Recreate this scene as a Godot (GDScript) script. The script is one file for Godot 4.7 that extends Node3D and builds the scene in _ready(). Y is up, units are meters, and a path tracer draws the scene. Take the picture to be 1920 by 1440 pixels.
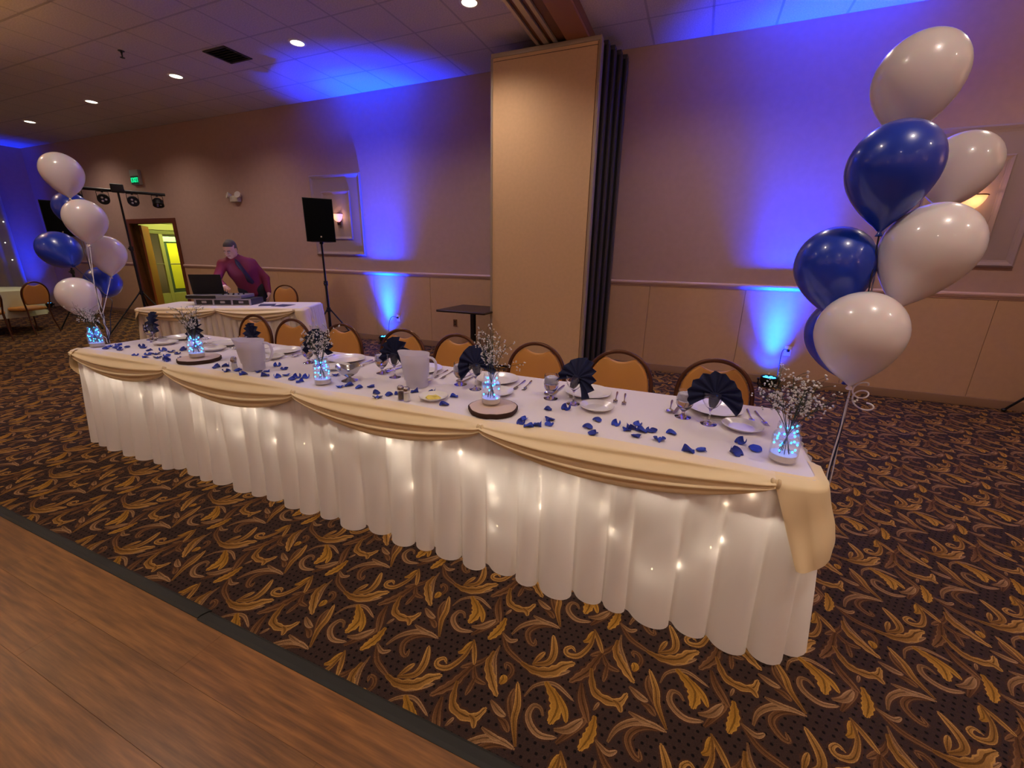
extends Node3D
# A banquet hall set for a wedding: head table with lit skirt, balloons, blue uplights. y up, metres.
# Origin: floor below the front left corner of the head table; x runs along the table, z towards the camera.

const BACK := -4.3626      # face of the back wall
const CEIL := 3.8355
const TOP := 0.762         # top of the table cloth
const LEN := 4.713         # head table
const DEEP := 0.80

var rng := RandomNumberGenerator.new()
var taken := {}
var M := {}

# ------------------------------------------------------------------ geometry
class Geo:
	var v := PackedVector3Array()
	var uv := PackedVector2Array()
	var idx := PackedInt32Array()
	var xf := Transform3D()
	func add(p: Vector3, t := Vector2.ZERO) -> int:
		v.append(xf * p)
		uv.append(t)
		return v.size() - 1
	func tri(a: int, b: int, c: int) -> void:
		idx.append(a); idx.append(b); idx.append(c)
	func quad(a: int, b: int, c: int, d: int) -> void:
		tri(a, b, c); tri(a, c, d)
	func fix(i0: int) -> void:
		var vol := 0.0
		if i0 >= idx.size():
			return
		var o := v[idx[i0]]
		for i in range(i0, idx.size(), 3):
			vol += (v[idx[i]] - o).dot((v[idx[i + 1]] - o).cross(v[idx[i + 2]] - o))
		if vol < 0.0:
			for i in range(i0, idx.size(), 3):
				var t := idx[i + 1]
				idx[i + 1] = idx[i + 2]
				idx[i + 2] = t
	func face(a: Vector3, b: Vector3, c: Vector3, d: Vector3) -> void:
		quad(add(a, Vector2(0, 0)), add(b, Vector2(1, 0)), add(c, Vector2(1, 1)), add(d, Vector2(0, 1)))
	func grid(rows: Array, closed := false) -> void:
		var n: int = rows[0].size()
		var base := v.size()
		for j in rows.size():
			for i in n:
				add(rows[j][i], Vector2(float(i) / n, float(j) / rows.size()))
		for j in rows.size() - 1:
			for i in (n if closed else n - 1):
				var k := (i + 1) % n
				quad(base + j * n + i, base + j * n + k, base + (j + 1) * n + k, base + (j + 1) * n + i)
	func cap(ring: PackedVector3Array, up := true) -> void:
		var c := Vector3.ZERO
		for p in ring:
			c += p
		var m := add(c / ring.size())
		var base := v.size()
		for p in ring:
			add(p)
		for i in ring.size():
			var k := (i + 1) % ring.size()
			if up:
				tri(m, base + i, base + k)
			else:
				tri(m, base + k, base + i)
	func lathe(prof: Array, n := 24, corner := 0.75) -> void:
		var i0 := idx.size()
		var runs := [[prof[0]]]
		for i in range(1, prof.size()):
			runs[-1].append(prof[i])
			if i < prof.size() - 1:
				var a: Vector2 = (prof[i] - prof[i - 1]).normalized()
				var b: Vector2 = (prof[i + 1] - prof[i]).normalized()
				if absf(a.angle_to(b)) > corner:
					runs.append([prof[i]])
		for run in runs:
			var rows := []
			for p in run:
				var row := PackedVector3Array()
				for k in n:
					var t := TAU * k / n
					row.append(Vector3(cos(t) * p.x, p.y, sin(t) * p.x))
				rows.append(row)
			grid(rows, true)
		fix(i0)
	func tube(path: PackedVector3Array, rad, n := 8) -> void:
		var i0 := idx.size()
		var rows := []
		var side := Vector3.ZERO
		for i in path.size():
			var d := (path[mini(i + 1, path.size() - 1)] - path[maxi(i - 1, 0)]).normalized()
			if side == Vector3.ZERO:
				side = d.cross(Vector3.UP if absf(d.y) < 0.9 else Vector3.RIGHT).normalized()
			side = (side - d * side.dot(d)).normalized()
			var other := d.cross(side)
			var r: float = rad[i] if rad is Array or rad is PackedFloat32Array else rad
			var row := PackedVector3Array()
			for k in n:
				var t := TAU * k / n
				row.append(path[i] + (side * cos(t) + other * sin(t)) * r)
			rows.append(row)
		grid(rows, true)
		cap(rows[0], false)
		cap(rows[-1], true)
		fix(i0)
	func ball(c: Vector3, r: Vector3, n := 12, m := 8) -> void:
		var i0 := idx.size()
		var rows := []
		for j in m + 1:
			var a := PI * j / m - PI / 2
			var row := PackedVector3Array()
			for k in n:
				var t := TAU * k / n
				row.append(c + Vector3(cos(a) * cos(t) * r.x, sin(a) * r.y, cos(a) * sin(t) * r.z))
			rows.append(row)
		grid(rows, true)
		fix(i0)
	func box(c: Vector3, s: Vector3, b := 0.004) -> void:
		var i0 := idx.size()
		var h := s / 2
		b = minf(b, minf(h.x, minf(h.y, h.z)) * 0.49)
		var ids := {}
		for sx in [-1, 1]:
			for sy in [-1, 1]:
				for sz in [-1, 1]:
					for ax in 3:
						var p := Vector3(sx * (h.x - b), sy * (h.y - b), sz * (h.z - b))
						p[ax] += [sx, sy, sz][ax] * b
						ids[[sx, sy, sz, ax]] = add(c + p, Vector2(p.x + p.z, p.y))
		for ax in 3:
			var u := (ax + 1) % 3
			var w := (ax + 2) % 3
			for s1 in [-1, 1]:
				var q := []
				for uw in [[-1, -1], [1, -1], [1, 1], [-1, 1]]:
					var k := [0, 0, 0, ax]
					k[ax] = s1; k[u] = uw[0]; k[w] = uw[1]
					q.append(ids[k])
				var o := Vector3.ZERO
				o[ax] = s1
				turned(q[0], q[1], q[2], q[3], o)
			for s1 in [-1, 1]:
				for s2 in [-1, 1]:
					var k1 := [0, 0, 0, u]
					k1[u] = s1; k1[w] = s2; k1[ax] = -1
					var k2 := k1.duplicate()
					k2[ax] = 1
					var k3 := k2.duplicate()
					k3[3] = w
					var k4 := k1.duplicate()
					k4[3] = w
					var o := Vector3.ZERO
					o[u] = s1; o[w] = s2
					turned(ids[k1], ids[k2], ids[k3], ids[k4], o)
		for sx in [-1, 1]:
			for sy in [-1, 1]:
				for sz in [-1, 1]:
					var a: int = ids[[sx, sy, sz, 0]]
					var b2: int = ids[[sx, sy, sz, 1]]
					var c2: int = ids[[sx, sy, sz, 2]]
					var nn := (v[b2] - v[a]).cross(v[c2] - v[a])
					if nn.dot(xf.basis * Vector3(sx, sy, sz)) < 0:
						tri(a, c2, b2)
					else:
						tri(a, b2, c2)
		fix(i0)
	func turned(a: int, b2: int, c2: int, d: int, out: Vector3) -> void:
		if (v[b2] - v[a]).cross(v[c2] - v[a]).dot(xf.basis * out) < 0:
			quad(a, d, c2, b2)
		else:
			quad(a, b2, c2, d)
	func prism(poly: PackedVector2Array, z0: float, z1: float) -> void:
		var i0 := idx.size()
		if Geometry2D.is_polygon_clockwise(poly):
			poly.reverse()
		var t := Geometry2D.triangulate_polygon(poly)
		var a := v.size()
		for p in poly:
			add(Vector3(p.x, p.y, z1), p)
		var b := v.size()
		for p in poly:
			add(Vector3(p.x, p.y, z0), p)
		for i in range(0, t.size(), 3):
			var ccw := (poly[t[i + 1]] - poly[t[i]]).cross(poly[t[i + 2]] - poly[t[i]]) > 0
			if ccw:
				tri(a + t[i], a + t[i + 1], a + t[i + 2]); tri(b + t[i], b + t[i + 2], b + t[i + 1])
			else:
				tri(a + t[i], a + t[i + 2], a + t[i + 1]); tri(b + t[i], b + t[i + 1], b + t[i + 2])
		for i in poly.size():
			var p := poly[i]
			var q := poly[(i + 1) % poly.size()]
			face(Vector3(p.x, p.y, z0), Vector3(q.x, q.y, z0), Vector3(q.x, q.y, z1), Vector3(p.x, p.y, z1))
		fix(i0)
	func mesh() -> ArrayMesh:
		var n := PackedVector3Array()
		n.resize(v.size())
		for i in range(0, idx.size(), 3):
			var a := v[idx[i]]
			var f := (v[idx[i + 1]] - a).cross(v[idx[i + 2]] - a)
			n[idx[i]] += f; n[idx[i + 1]] += f; n[idx[i + 2]] += f
		for i in n.size():
			n[i] = n[i].normalized() if n[i].length_squared() > 1e-24 else Vector3.UP
		var cw := PackedInt32Array()
		cw.resize(idx.size())
		for i in range(0, idx.size(), 3):
			cw[i] = idx[i]; cw[i + 1] = idx[i + 2]; cw[i + 2] = idx[i + 1]
		var arr := []
		arr.resize(Mesh.ARRAY_MAX)
		arr[Mesh.ARRAY_VERTEX] = v
		arr[Mesh.ARRAY_NORMAL] = n
		arr[Mesh.ARRAY_TEX_UV] = uv
		arr[Mesh.ARRAY_INDEX] = cw
		var m := ArrayMesh.new()
		m.add_surface_from_arrays(Mesh.PRIMITIVE_TRIANGLES, arr)
		return m

# a field of tapered capsules joined by a smooth minimum, meshed as surface nets
class Field:
	var lo: Vector3
	var n: Vector3i
	var h: float
	var f := PackedFloat32Array()
	func _init(a: Vector3, b: Vector3, cell: float) -> void:
		lo = a; h = cell
		n = Vector3i(((b - a) / cell).ceil()) + Vector3i.ONE
		f.resize(n.x * n.y * n.z)
		f.fill(1.0)
	func bone(a: Vector3, b: Vector3, ra: float, rb: float, k := 0.03, squash := Vector3.ONE) -> void:
		var m := maxf(ra, rb) * maxf(1.0, maxf(1.0 / squash.x, 1.0 / squash.z)) + k + h * 2
		var i0 := Vector3i(((Vector3(minf(a.x, b.x), minf(a.y, b.y), minf(a.z, b.z)) - Vector3.ONE * m - lo) / h).floor()).clamp(Vector3i.ZERO, n - Vector3i.ONE)
		var i1 := Vector3i(((Vector3(maxf(a.x, b.x), maxf(a.y, b.y), maxf(a.z, b.z)) + Vector3.ONE * m - lo) / h).ceil()).clamp(Vector3i.ZERO, n - Vector3i.ONE)
		var ab := (b - a) * squash
		var len2 := maxf(ab.length_squared(), 1e-9)
		for z in range(i0.z, i1.z + 1):
			for y in range(i0.y, i1.y + 1):
				var at := (z * n.y + y) * n.x
				for x in range(i0.x, i1.x + 1):
					var p := (lo + Vector3(x, y, z) * h - a) * squash
					var t := clampf(p.dot(ab) / len2, 0.0, 1.0)
					var d := (p - ab * t).length() - lerpf(ra, rb, t)
					var g := f[at + x]
					var e := maxf(k - absf(d - g), 0.0) / k
					f[at + x] = minf(d, g) - e * e * k * 0.25
	func into(geo: Geo) -> void:
		var ids := {}
		var i0 := geo.idx.size()
		for z in n.z - 1:
			for y in n.y - 1:
				for x in n.x - 1:
					var at := (z * n.y + y) * n.x + x
					var s := 0
					var c := [f[at], f[at + 1], f[at + n.x], f[at + n.x + 1], f[at + n.x * n.y], f[at + n.x * n.y + 1], f[at + n.x * n.y + n.x], f[at + n.x * n.y + n.x + 1]]
					for q in 8:
						if c[q] < 0.0:
							s += 1
					if s == 0 or s == 8:
						continue
					var sum := Vector3.ZERO
					var cnt := 0
					for q in 8:
						for bit in [1, 2, 4]:
							if q & bit == 0 and (c[q] < 0.0) != (c[q | bit] < 0.0):
								var t: float = c[q] / (c[q] - c[q | bit])
								var pq := Vector3(q & 1, (q >> 1) & 1, (q >> 2) & 1)
								var r: int = q | bit
								sum += pq.lerp(Vector3(r & 1, (r >> 1) & 1, (r >> 2) & 1), t)
								cnt += 1
					ids[at] = geo.add(lo + (Vector3(x, y, z) + sum / cnt) * h)
		var st := [1, n.x, n.x * n.y]
		for at in ids:
			var s0: bool = f[at] < 0.0
			for ax in 3:
				if s0 == (f[at + st[ax]] < 0.0):
					continue
				var u: int = st[(ax + 1) % 3]
				var w: int = st[(ax + 2) % 3]
				if ids.has(at - u) and ids.has(at - w) and ids.has(at - u - w):
					if s0:
						geo.quad(ids[at], ids[at - u], ids[at - u - w], ids[at - w])
					else:
						geo.quad(ids[at], ids[at - w], ids[at - u - w], ids[at - u])
		geo.fix(i0)

# ------------------------------------------------------------------ nodes
func numbered(called: String) -> String:
	if not taken.has(called):
		taken[called] = 0
		return called
	taken[called] += 1
	return "%s_%03d" % [called, taken[called]]

func tag(o: Node, label: String, category: String, group := "") -> void:
	o.set_meta("label", label)
	if category:
		o.set_meta("category", category)
	if group:
		o.set_meta("group", group)

func thing(called: String, label: String, category: String, at := Vector3.ZERO, turn := 0.0, group := "") -> Node3D:
	var o := Node3D.new()
	o.name = numbered(called)
	add_child(o, true)
	o.position = at
	o.rotation.y = turn
	tag(o, label, category, group)
	return o

func part(parent: Node, called: String, shape, m: Material, at := Vector3.ZERO) -> MeshInstance3D:
	var o := MeshInstance3D.new()
	o.name = called
	o.mesh = shape.mesh() if shape is Geo else shape
	o.material_override = m
	o.position = at
	parent.add_child(o, true)
	return o

func solo(called: String, shape, m: Material, label: String, category: String, at := Vector3.ZERO, group := "") -> MeshInstance3D:
	var o := MeshInstance3D.new()
	o.name = numbered(called)
	o.mesh = shape.mesh() if shape is Geo else shape
	o.material_override = m
	o.position = at
	add_child(o, true)
	tag(o, label, category, group)
	return o

func struct(called: String, label := "", category := "") -> Node3D:
	var o := Node3D.new()
	o.name = called
	add_child(o, true)
	o.set_meta("kind", "structure")
	if label:
		tag(o, label, category)
	return o

func dup(o: Node3D, at: Vector3, turn: float, label: String) -> Node3D:
	var c: Node3D = o.duplicate()
	c.name = numbered(String(o.name).rstrip("_0123456789"))
	add_child(c, true)
	c.position = at
	c.rotation.y = turn
	c.set_meta("label", label)
	return c

func mat(c: Color, rough := 0.6, metal := 0.0) -> StandardMaterial3D:
	var m := StandardMaterial3D.new()
	m.albedo_color = c
	m.roughness = rough
	m.metallic = metal
	return m

func rgb(r: int, g: int, b: int) -> Color:
	return Color8(r, g, b)

func glow(c: Color, e: float) -> StandardMaterial3D:
	var m := mat(c, 0.5)
	m.emission_enabled = true
	m.emission = c
	m.emission_energy_multiplier = e
	return m

func arc(a: Vector3, b: Vector3, c: Vector3, d: Vector3, n := 10) -> PackedVector3Array:
	var p := PackedVector3Array()
	for i in n + 1:
		p.append(a.bezier_interpolate(b, c, d, float(i) / n))
	return p

func V(x: float, y: float, z: float) -> Vector3:
	return Vector3(x, y, z)

# ------------------------------------------------------------------ start
func _ready() -> void:
	rng.seed = 20
	camera_and_light()
	materials()
	room()
	ceiling()
	doorway()
	dance_floor()
	wall_fittings()
	partition()
	dressed_table("head", Transform3D(), LEN, DEEP, 4, 1.1417)
	skirt_lights()
	settings()
	centrepieces()
	table_extras()
	petals()
	chairs()
	balloons()
	dj_corner()
	far_left()

func camera_and_light() -> void:
	var cam := Camera3D.new()
	cam.name = "camera"
	add_child(cam)
	cam.position = V(4.2247, 1.4756, 1.5779)
	cam.rotation = V(-0.294, 0.3973, 0.0168)
	cam.fov = rad_to_deg(2.0 * atan(720.0 / 789.2451))
	cam.near = 0.05
	cam.far = 60.0
	cam.current = true
	var env := Environment.new()
	env.background_mode = Environment.BG_COLOR
	env.background_color = Color(0, 0, 0)
	env.tonemap_mode = Environment.TONE_MAPPER_LINEAR
	env.tonemap_exposure = 1.0
	env.sdfgi_enabled = true
	env.ssao_enabled = true
	env.ssil_enabled = true
	var we := WorldEnvironment.new()
	we.name = "world_environment"
	we.environment = env
	add_child(we)

const WARM := Color(1.0, 0.925, 0.86)
const BLUE := Color(0.0, 0.17, 1.0)
const DOWN_E := 2.75
const UP_E := 70.0

func spot(parent: Node, at: Vector3, towards: Vector3, c: Color, e: float, angle: float, size := 0.05) -> SpotLight3D:
	var l := SpotLight3D.new()
	l.name = "spot"
	parent.add_child(l, true)
	l.position = at
	var up := Vector3.UP if absf(towards.normalized().y) < 0.95 else Vector3.RIGHT
	l.basis = Basis.looking_at(towards, up)
	l.light_color = c
	l.light_energy = e
	l.spot_angle = angle
	l.spot_angle_attenuation = 1.0
	l.spot_attenuation = 2.0
	l.spot_range = 25.0
	l.light_size = size
	l.shadow_enabled = true
	return l

func omni(parent: Node, at: Vector3, c: Color, e: float, size := 0.02) -> OmniLight3D:
	var l := OmniLight3D.new()
	l.name = "glow"
	parent.add_child(l, true)
	l.position = at
	l.light_color = c
	l.light_energy = e
	l.omni_range = 25.0
	l.omni_attenuation = 2.0
	l.light_size = size
	l.shadow_enabled = true
	return l

# ------------------------------------------------------------------ materials
func noise_tex(freq: float, ramp: Array, size := 256, normal := false, bump := 4.0) -> NoiseTexture2D:
	var n := FastNoiseLite.new()
	n.seed = 7
	n.frequency = freq
	n.fractal_octaves = 4
	var t := NoiseTexture2D.new()
	t.width = size; t.height = size
	t.seamless = true
	t.noise = n
	if normal:
		t.as_normal_map = true
		t.bump_strength = bump
	elif ramp:
		var g := Gradient.new()
		g.set_color(0, ramp[0]); g.set_color(1, ramp[1])
		t.color_ramp = g
	return t

func tri(m: StandardMaterial3D, scale: Vector3, world := true) -> StandardMaterial3D:
	m.uv1_triplanar = true
	m.uv1_world_triplanar = world
	m.uv1_scale = scale
	return m

func carpet_image() -> Image:
	var W := 1024
	var H := 576
	var im := Image.create(W, H, false, Image.FORMAT_RGB8)
	var g := FastNoiseLite.new()
	g.seed = 3
	g.frequency = 0.35
	var r := RandomNumberGenerator.new()
	r.seed = 5
	for y in H:
		for x in W:
			var s := 0.85 + 0.3 * r.randf()
			im.set_pixel(x, y, Color(0.225 * s, 0.165 * s, 0.15 * s))
	# rows of near-black dots in the ground
	for j in 18:
		for i in 32:
			var c := Vector2((i + 0.5 * (j % 2)) * W / 32.0, (j + 0.5) * H / 18.0)
			for dy in range(-6, 7):
				for dx in range(-6, 7):
					if dx * dx + dy * dy < 36:
						im.set_pixel(posmod(int(c.x) + dx, W), posmod(int(c.y) + dy, H), Color(0.075, 0.055, 0.065))
	var pal := {"B": [rgb(84, 54, 32), rgb(128, 92, 60)], "T": [rgb(112, 80, 50), rgb(166, 130, 94)], "G": [rgb(112, 76, 34), rgb(182, 138, 76)], "Y": [rgb(140, 98, 36), rgb(178, 132, 56)]}
	# traced leaves: kind, half width in mm, points in mm
	var strokes := [
		["B", 13, 629, -280, 610, -244, 554, -198], ["B", 9, 285, 50, 304, -6, 290, -34, 268, -35, 277, -13],
		["B", 12, 596, -227, 625, -182, 669, -177], ["B", 10, 622, -191, 623, -152, 621, -112],
		["B", 13, 838, -26, 778, -11, 740, 21, 732, 54, 753, 87, 775, 91, 768, 63], ["B", 14, 758, -91, 782, -85, 807, -63],
		["B", 12, 194, -169, 244, -99, 301, -70, 344, -58], ["B", 14, 389, 175, 340, 92, 335, 41],
		["B", 16, 523, 153, 555, 102, 588, 49, 594, 14], ["B", 18, 550, -76, 563, -23, 590, 28, 604, 50],
		["B", 20, 596, -227, 580, -188, 557, -127, 508, -62],
		["T", 11, 348, -50, 409, -45, 461, -73, 500, -105], ["T", 11, 201, -154, 243, -132, 271, -150],
		["T", 10, 215, -97, 220, -40, 249, 23, 273, 60], ["T", 9, 377, 54, 395, 6, 434, -25, 476, -30, 541, 0],
		["T", 14, 459, 90, 442, 68, 418, 71, 412, 106, 434, 136, 471, 150, 521, 136], ["T", 18, 505, 116, 546, 98, 584, 47],
		["T", 7, 610, 3, 623, -32], ["T", 16, 711, -133, 751, -110, 779, -105],
		["T", 15, 673, 83, 694, 30, 741, -14, 794, -30, 845, -25], ["T", 12, 721, -42, 756, -33, 794, -31],
		["Y", 18, 280, 47, 285, 26, 277, 11], ["Y", 28, 429, -28, 476, 15, 493, 50, 486, 106], ["Y", 15, 471, -9, 517, 39, 536, 80],
		["Y", 22, 619, 19, 617, 82, 595, 143], ["Y", 18, 515, -247, 535, -267, 544, -313],
		["G", 12, 363, -79, 379, -120, 389, -141], ["G", 18, 361, -73, 413, -104, 421, -155, 395, -228],
		["G", 26, 319, -62, 378, -53, 438, -75, 472, -115, 508, -143], ["G", 21, 206, -66, 208, -8, 250, 51, 290, 93],
		["G", 15, 409, 213, 375, 142, 365, 85, 336, 14], ["G", 12, 543, -324, 570, -277, 596, -227],
		["G", 13, 545, -319, 545, -249, 514, -180, 473, -167, 460, -186, 479, -205, 498, -189],
		["G", 20, 569, -147, 594, -72, 636, -51, 686, -60, 708, -105], ["G", 13, 666, -60, 686, -51, 698, -28],
	]
	# first the brown weave that carries the scrolls, then the leaves themselves
	for weave in [true, false]:
		for s in strokes:
			carpet_leaf(im, s, pal, weave, r)
	return im

func carpet_leaf(im: Image, s: Array, pal: Dictionary, weave: bool, r: RandomNumberGenerator) -> void:
	var W := im.get_width()
	var H := im.get_height()
	var c := Curve2D.new()
	var pts := []
	for i in range(2, s.size(), 2):
		pts.append(Vector2(s[i] / 870.0 * W, s[i + 1] / 490.0 * H))
	for i in pts.size():
		var d: Vector2 = (pts[mini(i + 1, pts.size() - 1)] - pts[maxi(i - 1, 0)]) / 6.0
		c.add_point(pts[i], -d, d)
	var len := c.get_baked_length()
	var hw: float = s[1] / 870.0 * W * (1.05 if weave else 0.8)
	if weave:
		hw += 5.0
	var lo: Color = pal[s[0]][0]
	var hi: Color = pal[s[0]][1]
	var n := int(len * 1.6)
	for i in n + 1:
		var t := float(i) / n
		var p := c.sample_baked(t * len)
		var q := c.sample_baked(minf(t * len + 1.0, len)) - c.sample_baked(maxf(t * len - 1.0, 0.0))
		var nn := q.normalized().orthogonal()
		var w := hw * (0.28 + 0.72 * pow(sin(PI * pow(t, 1.25)), 0.8)) * (1.0 if t < 0.97 else 0.6)
		if s[1] >= 20:
			w *= 1.0 + 0.12 * sin(t * 34.0)
		for k in range(-int(w * 1.5), int(w * 1.5) + 1):
			var a := k / (w * 1.5)
			var at := p + nn * (k / 1.5)
			var col: Color
			if weave:
				if r.randf() > 1.15 - absf(a) * 0.7:
					continue
				col = rgb(72, 47, 34)
			else:
				var e := 0.9 if absf(a) > 0.74 else -0.5 if absf(a - 0.12) < 0.16 else 0.0
				col = lo.darkened(0.2) if e < 0.0 else lo.lerp(hi, clampf(0.45 * e + 0.75 * t - 0.05, 0.0, 1.0))
			var sh := 0.86 + 0.28 * r.randf()
			col = Color(col.r * sh, col.g * sh, col.b * sh)
			im.set_pixel(posmod(int(at.x), W), posmod(int(at.y), H), col)
			im.set_pixel(posmod(int(at.x) + W / 2, W), posmod(int(at.y) + H / 2, H), col)

func wood_image() -> Image:
	var W := 512
	var H := 256
	var im := Image.create(W, H, false, Image.FORMAT_RGB8)
	var n := FastNoiseLite.new()
	n.seed = 11
	n.frequency = 0.02
	n.fractal_octaves = 4
	for y in H:
		for x in W:
			var a := absf(float(x) / W * 2.0 - 1.0)
			var g := lerpf(n.get_noise_2d(x * 0.35, y * 2.4), n.get_noise_2d((x - W) * 0.35, y * 2.4), float(x) / W)
			var f := n.get_noise_2d(x * 1.2 + 900.0, y * 14.0)
			var s := clampf(0.5 + g * 0.75 + f * 0.22, 0.0, 1.0)
			im.set_pixel(x, y, rgb(92, 60, 28).lerp(rgb(148, 100, 50), s))
	return im

func materials() -> void:
	var cr := mat(Color.WHITE, 0.95)
	cr.albedo_texture = ImageTexture.create_from_image(carpet_image())
	tri(cr, V(1.0 / 0.87, 1, 1.0 / 0.49))
	cr.normal_enabled = true
	cr.normal_texture = noise_tex(0.22, [], 512, true, 3.0)
	cr.metallic_specular = 0.25
	M.carpet = cr
	var wi := ImageTexture.create_from_image(wood_image())
	M.wood = []
	for c in [Color(1, 1, 1), Color(0.98, 0.97, 0.96), Color(1.0, 0.98, 0.96), Color(0.97, 0.97, 0.98)]:
		var w := mat(c, 0.36)
		w.albedo_texture = wi
		tri(w, V(0.62, 1, 2.6))
		M.wood.append(w)
	var plaster := noise_tex(0.05, [Color(0.97, 0.97, 0.97), Color(1, 1, 1)], 256)
	M.wall = mat(rgb(180, 147, 134), 0.85)
	M.wall.albedo_texture = plaster
	tri(M.wall, V(0.7, 0.7, 0.7))
	M.wainscot = mat(rgb(198, 158, 122), 0.7)
	M.wainscot.albedo_texture = plaster
	tri(M.wainscot, V(0.9, 0.9, 0.9))
	M.trim = mat(rgb(192, 156, 140), 0.5)
	M.base = mat(rgb(150, 116, 90), 0.55)
	M.tile = mat(rgb(226, 212, 204), 0.95)
	M.tile.albedo_texture = noise_tex(0.12, [Color(0.86, 0.86, 0.86), Color(1, 1, 1)], 256)
	tri(M.tile, V(1.6, 1.6, 1.6))
	M.grid = mat(rgb(178, 166, 160), 0.6)
	M.cloth = mat(rgb(226, 216, 214), 0.85)
	M.cloth.rim_enabled = true; M.cloth.rim = 0.25
	M.cream = mat(rgb(240, 218, 174), 0.5)
	M.cream.rim_enabled = true; M.cream.rim = 0.4
	M.cream.backlight_enabled = true; M.cream.backlight = Color(0.3, 0.27, 0.2)
	M.skirt = mat(Color(0.96, 0.94, 0.92, 0.96), 0.7)
	M.skirt.transparency = BaseMaterial3D.TRANSPARENCY_ALPHA
	M.plain_skirt = mat(rgb(236, 226, 208), 0.8)
	M.skirt.backlight_enabled = true; M.skirt.backlight = Color(0.55, 0.54, 0.53)
	M.black = mat(rgb(12, 11, 12), 0.6)
	M.black_metal = mat(rgb(22, 21, 22), 0.4, 0.3)
	M.grille = mat(rgb(7, 7, 8), 0.9)
	M.grille.metallic_specular = 0.2
	M.china = mat(rgb(232, 226, 220), 0.18)
	M.china.clearcoat_enabled = true; M.china.clearcoat = 0.6
	M.steel = mat(rgb(200, 196, 192), 0.22, 1.0)
	M.bronze = mat(rgb(92, 56, 34), 0.32, 0.7)
	M.vinyl = mat(rgb(192, 132, 56), 0.55)
	M.navy = mat(rgb(12, 20, 60), 0.85)
	M.navy.rim_enabled = true; M.navy.rim = 0.08; M.navy.rim_tint = 0.8
	M.petal = mat(rgb(30, 52, 156), 0.6)
	M.petal.backlight_enabled = true; M.petal.backlight = Color(0.25, 0.25, 0.3)
	M.glass = mat(Color(1, 1, 1, 0.03), 0.04)
	M.glass.transparency = BaseMaterial3D.TRANSPARENCY_ALPHA
	M.crystal = mat(Color(1, 1, 1, 0.0), 0.01)
	M.crystal.refraction_enabled = true; M.crystal.refraction_scale = 0.05
	M.water = mat(Color(0.97, 0.98, 1.0, 0.0), 0.02)
	M.water.refraction_enabled = true; M.water.refraction_scale = 0.033
	M.ice = mat(Color(0.88, 0.87, 0.92, 0.75), 0.4)
	M.ice.transparency = BaseMaterial3D.TRANSPARENCY_ALPHA
	M.frost = mat(Color(0.9, 0.88, 0.93, 0.72), 0.35)
	M.frost.transparency = BaseMaterial3D.TRANSPARENCY_ALPHA
	M.frost.backlight_enabled = true; M.frost.backlight = Color(0.6, 0.6, 0.6)
	M.sand = mat(rgb(222, 214, 204), 0.95)
	M.stem = mat(rgb(52, 62, 40), 0.7)
	M.blossom = mat(rgb(220, 216, 214), 0.8)
	M.blossom.backlight_enabled = true; M.blossom.backlight = Color(0.4, 0.4, 0.4)
	M.bark = mat(rgb(62, 38, 28), 0.95)
	M.slice = mat(rgb(206, 178, 152), 0.75)
	M.white_latex = mat(rgb(238, 228, 230), 0.28)
	M.white_latex.subsurf_scatter_enabled = true; M.white_latex.subsurf_scatter_strength = 0.25
	M.white_latex.clearcoat_enabled = true; M.white_latex.clearcoat = 0.5; M.white_latex.clearcoat_roughness = 0.08
	M.blue_latex = mat(rgb(18, 58, 188), 0.3)
	M.blue_latex.clearcoat_enabled = true; M.blue_latex.clearcoat = 0.6; M.blue_latex.clearcoat_roughness = 0.08
	M.ribbon = mat(rgb(214, 208, 214), 0.35)
	M.dark_ribbon = mat(rgb(20, 26, 60), 0.4)
	M.panel = mat(rgb(218, 178, 136), 0.8)
	M.panel.albedo_texture = plaster
	tri(M.panel, V(1.5, 1.5, 1.5))
	M.alu = mat(rgb(176, 160, 140), 0.4, 0.5)
	M.slab = mat(rgb(46, 30, 26), 0.35)
	M.casing = mat(rgb(104, 52, 24), 0.45)
	M.leaf = mat(rgb(164, 84, 34), 0.45)
	M.bulb = glow(Color(1.0, 0.88, 0.68), 30.0)
	M.led = glow(Color(0.2, 0.66, 1.0), 6.0)
	M.lamp = glow(Color(1.0, 0.95, 0.86), 5.0)

# ------------------------------------------------------------------ room shell
func slab(parent: Node, called: String, lo: Vector3, hi: Vector3, m: Material, b := 0.002) -> MeshInstance3D:
	var g := Geo.new()
	g.box((lo + hi) / 2, hi - lo, b)
	return part(parent, called, g, m)

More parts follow.
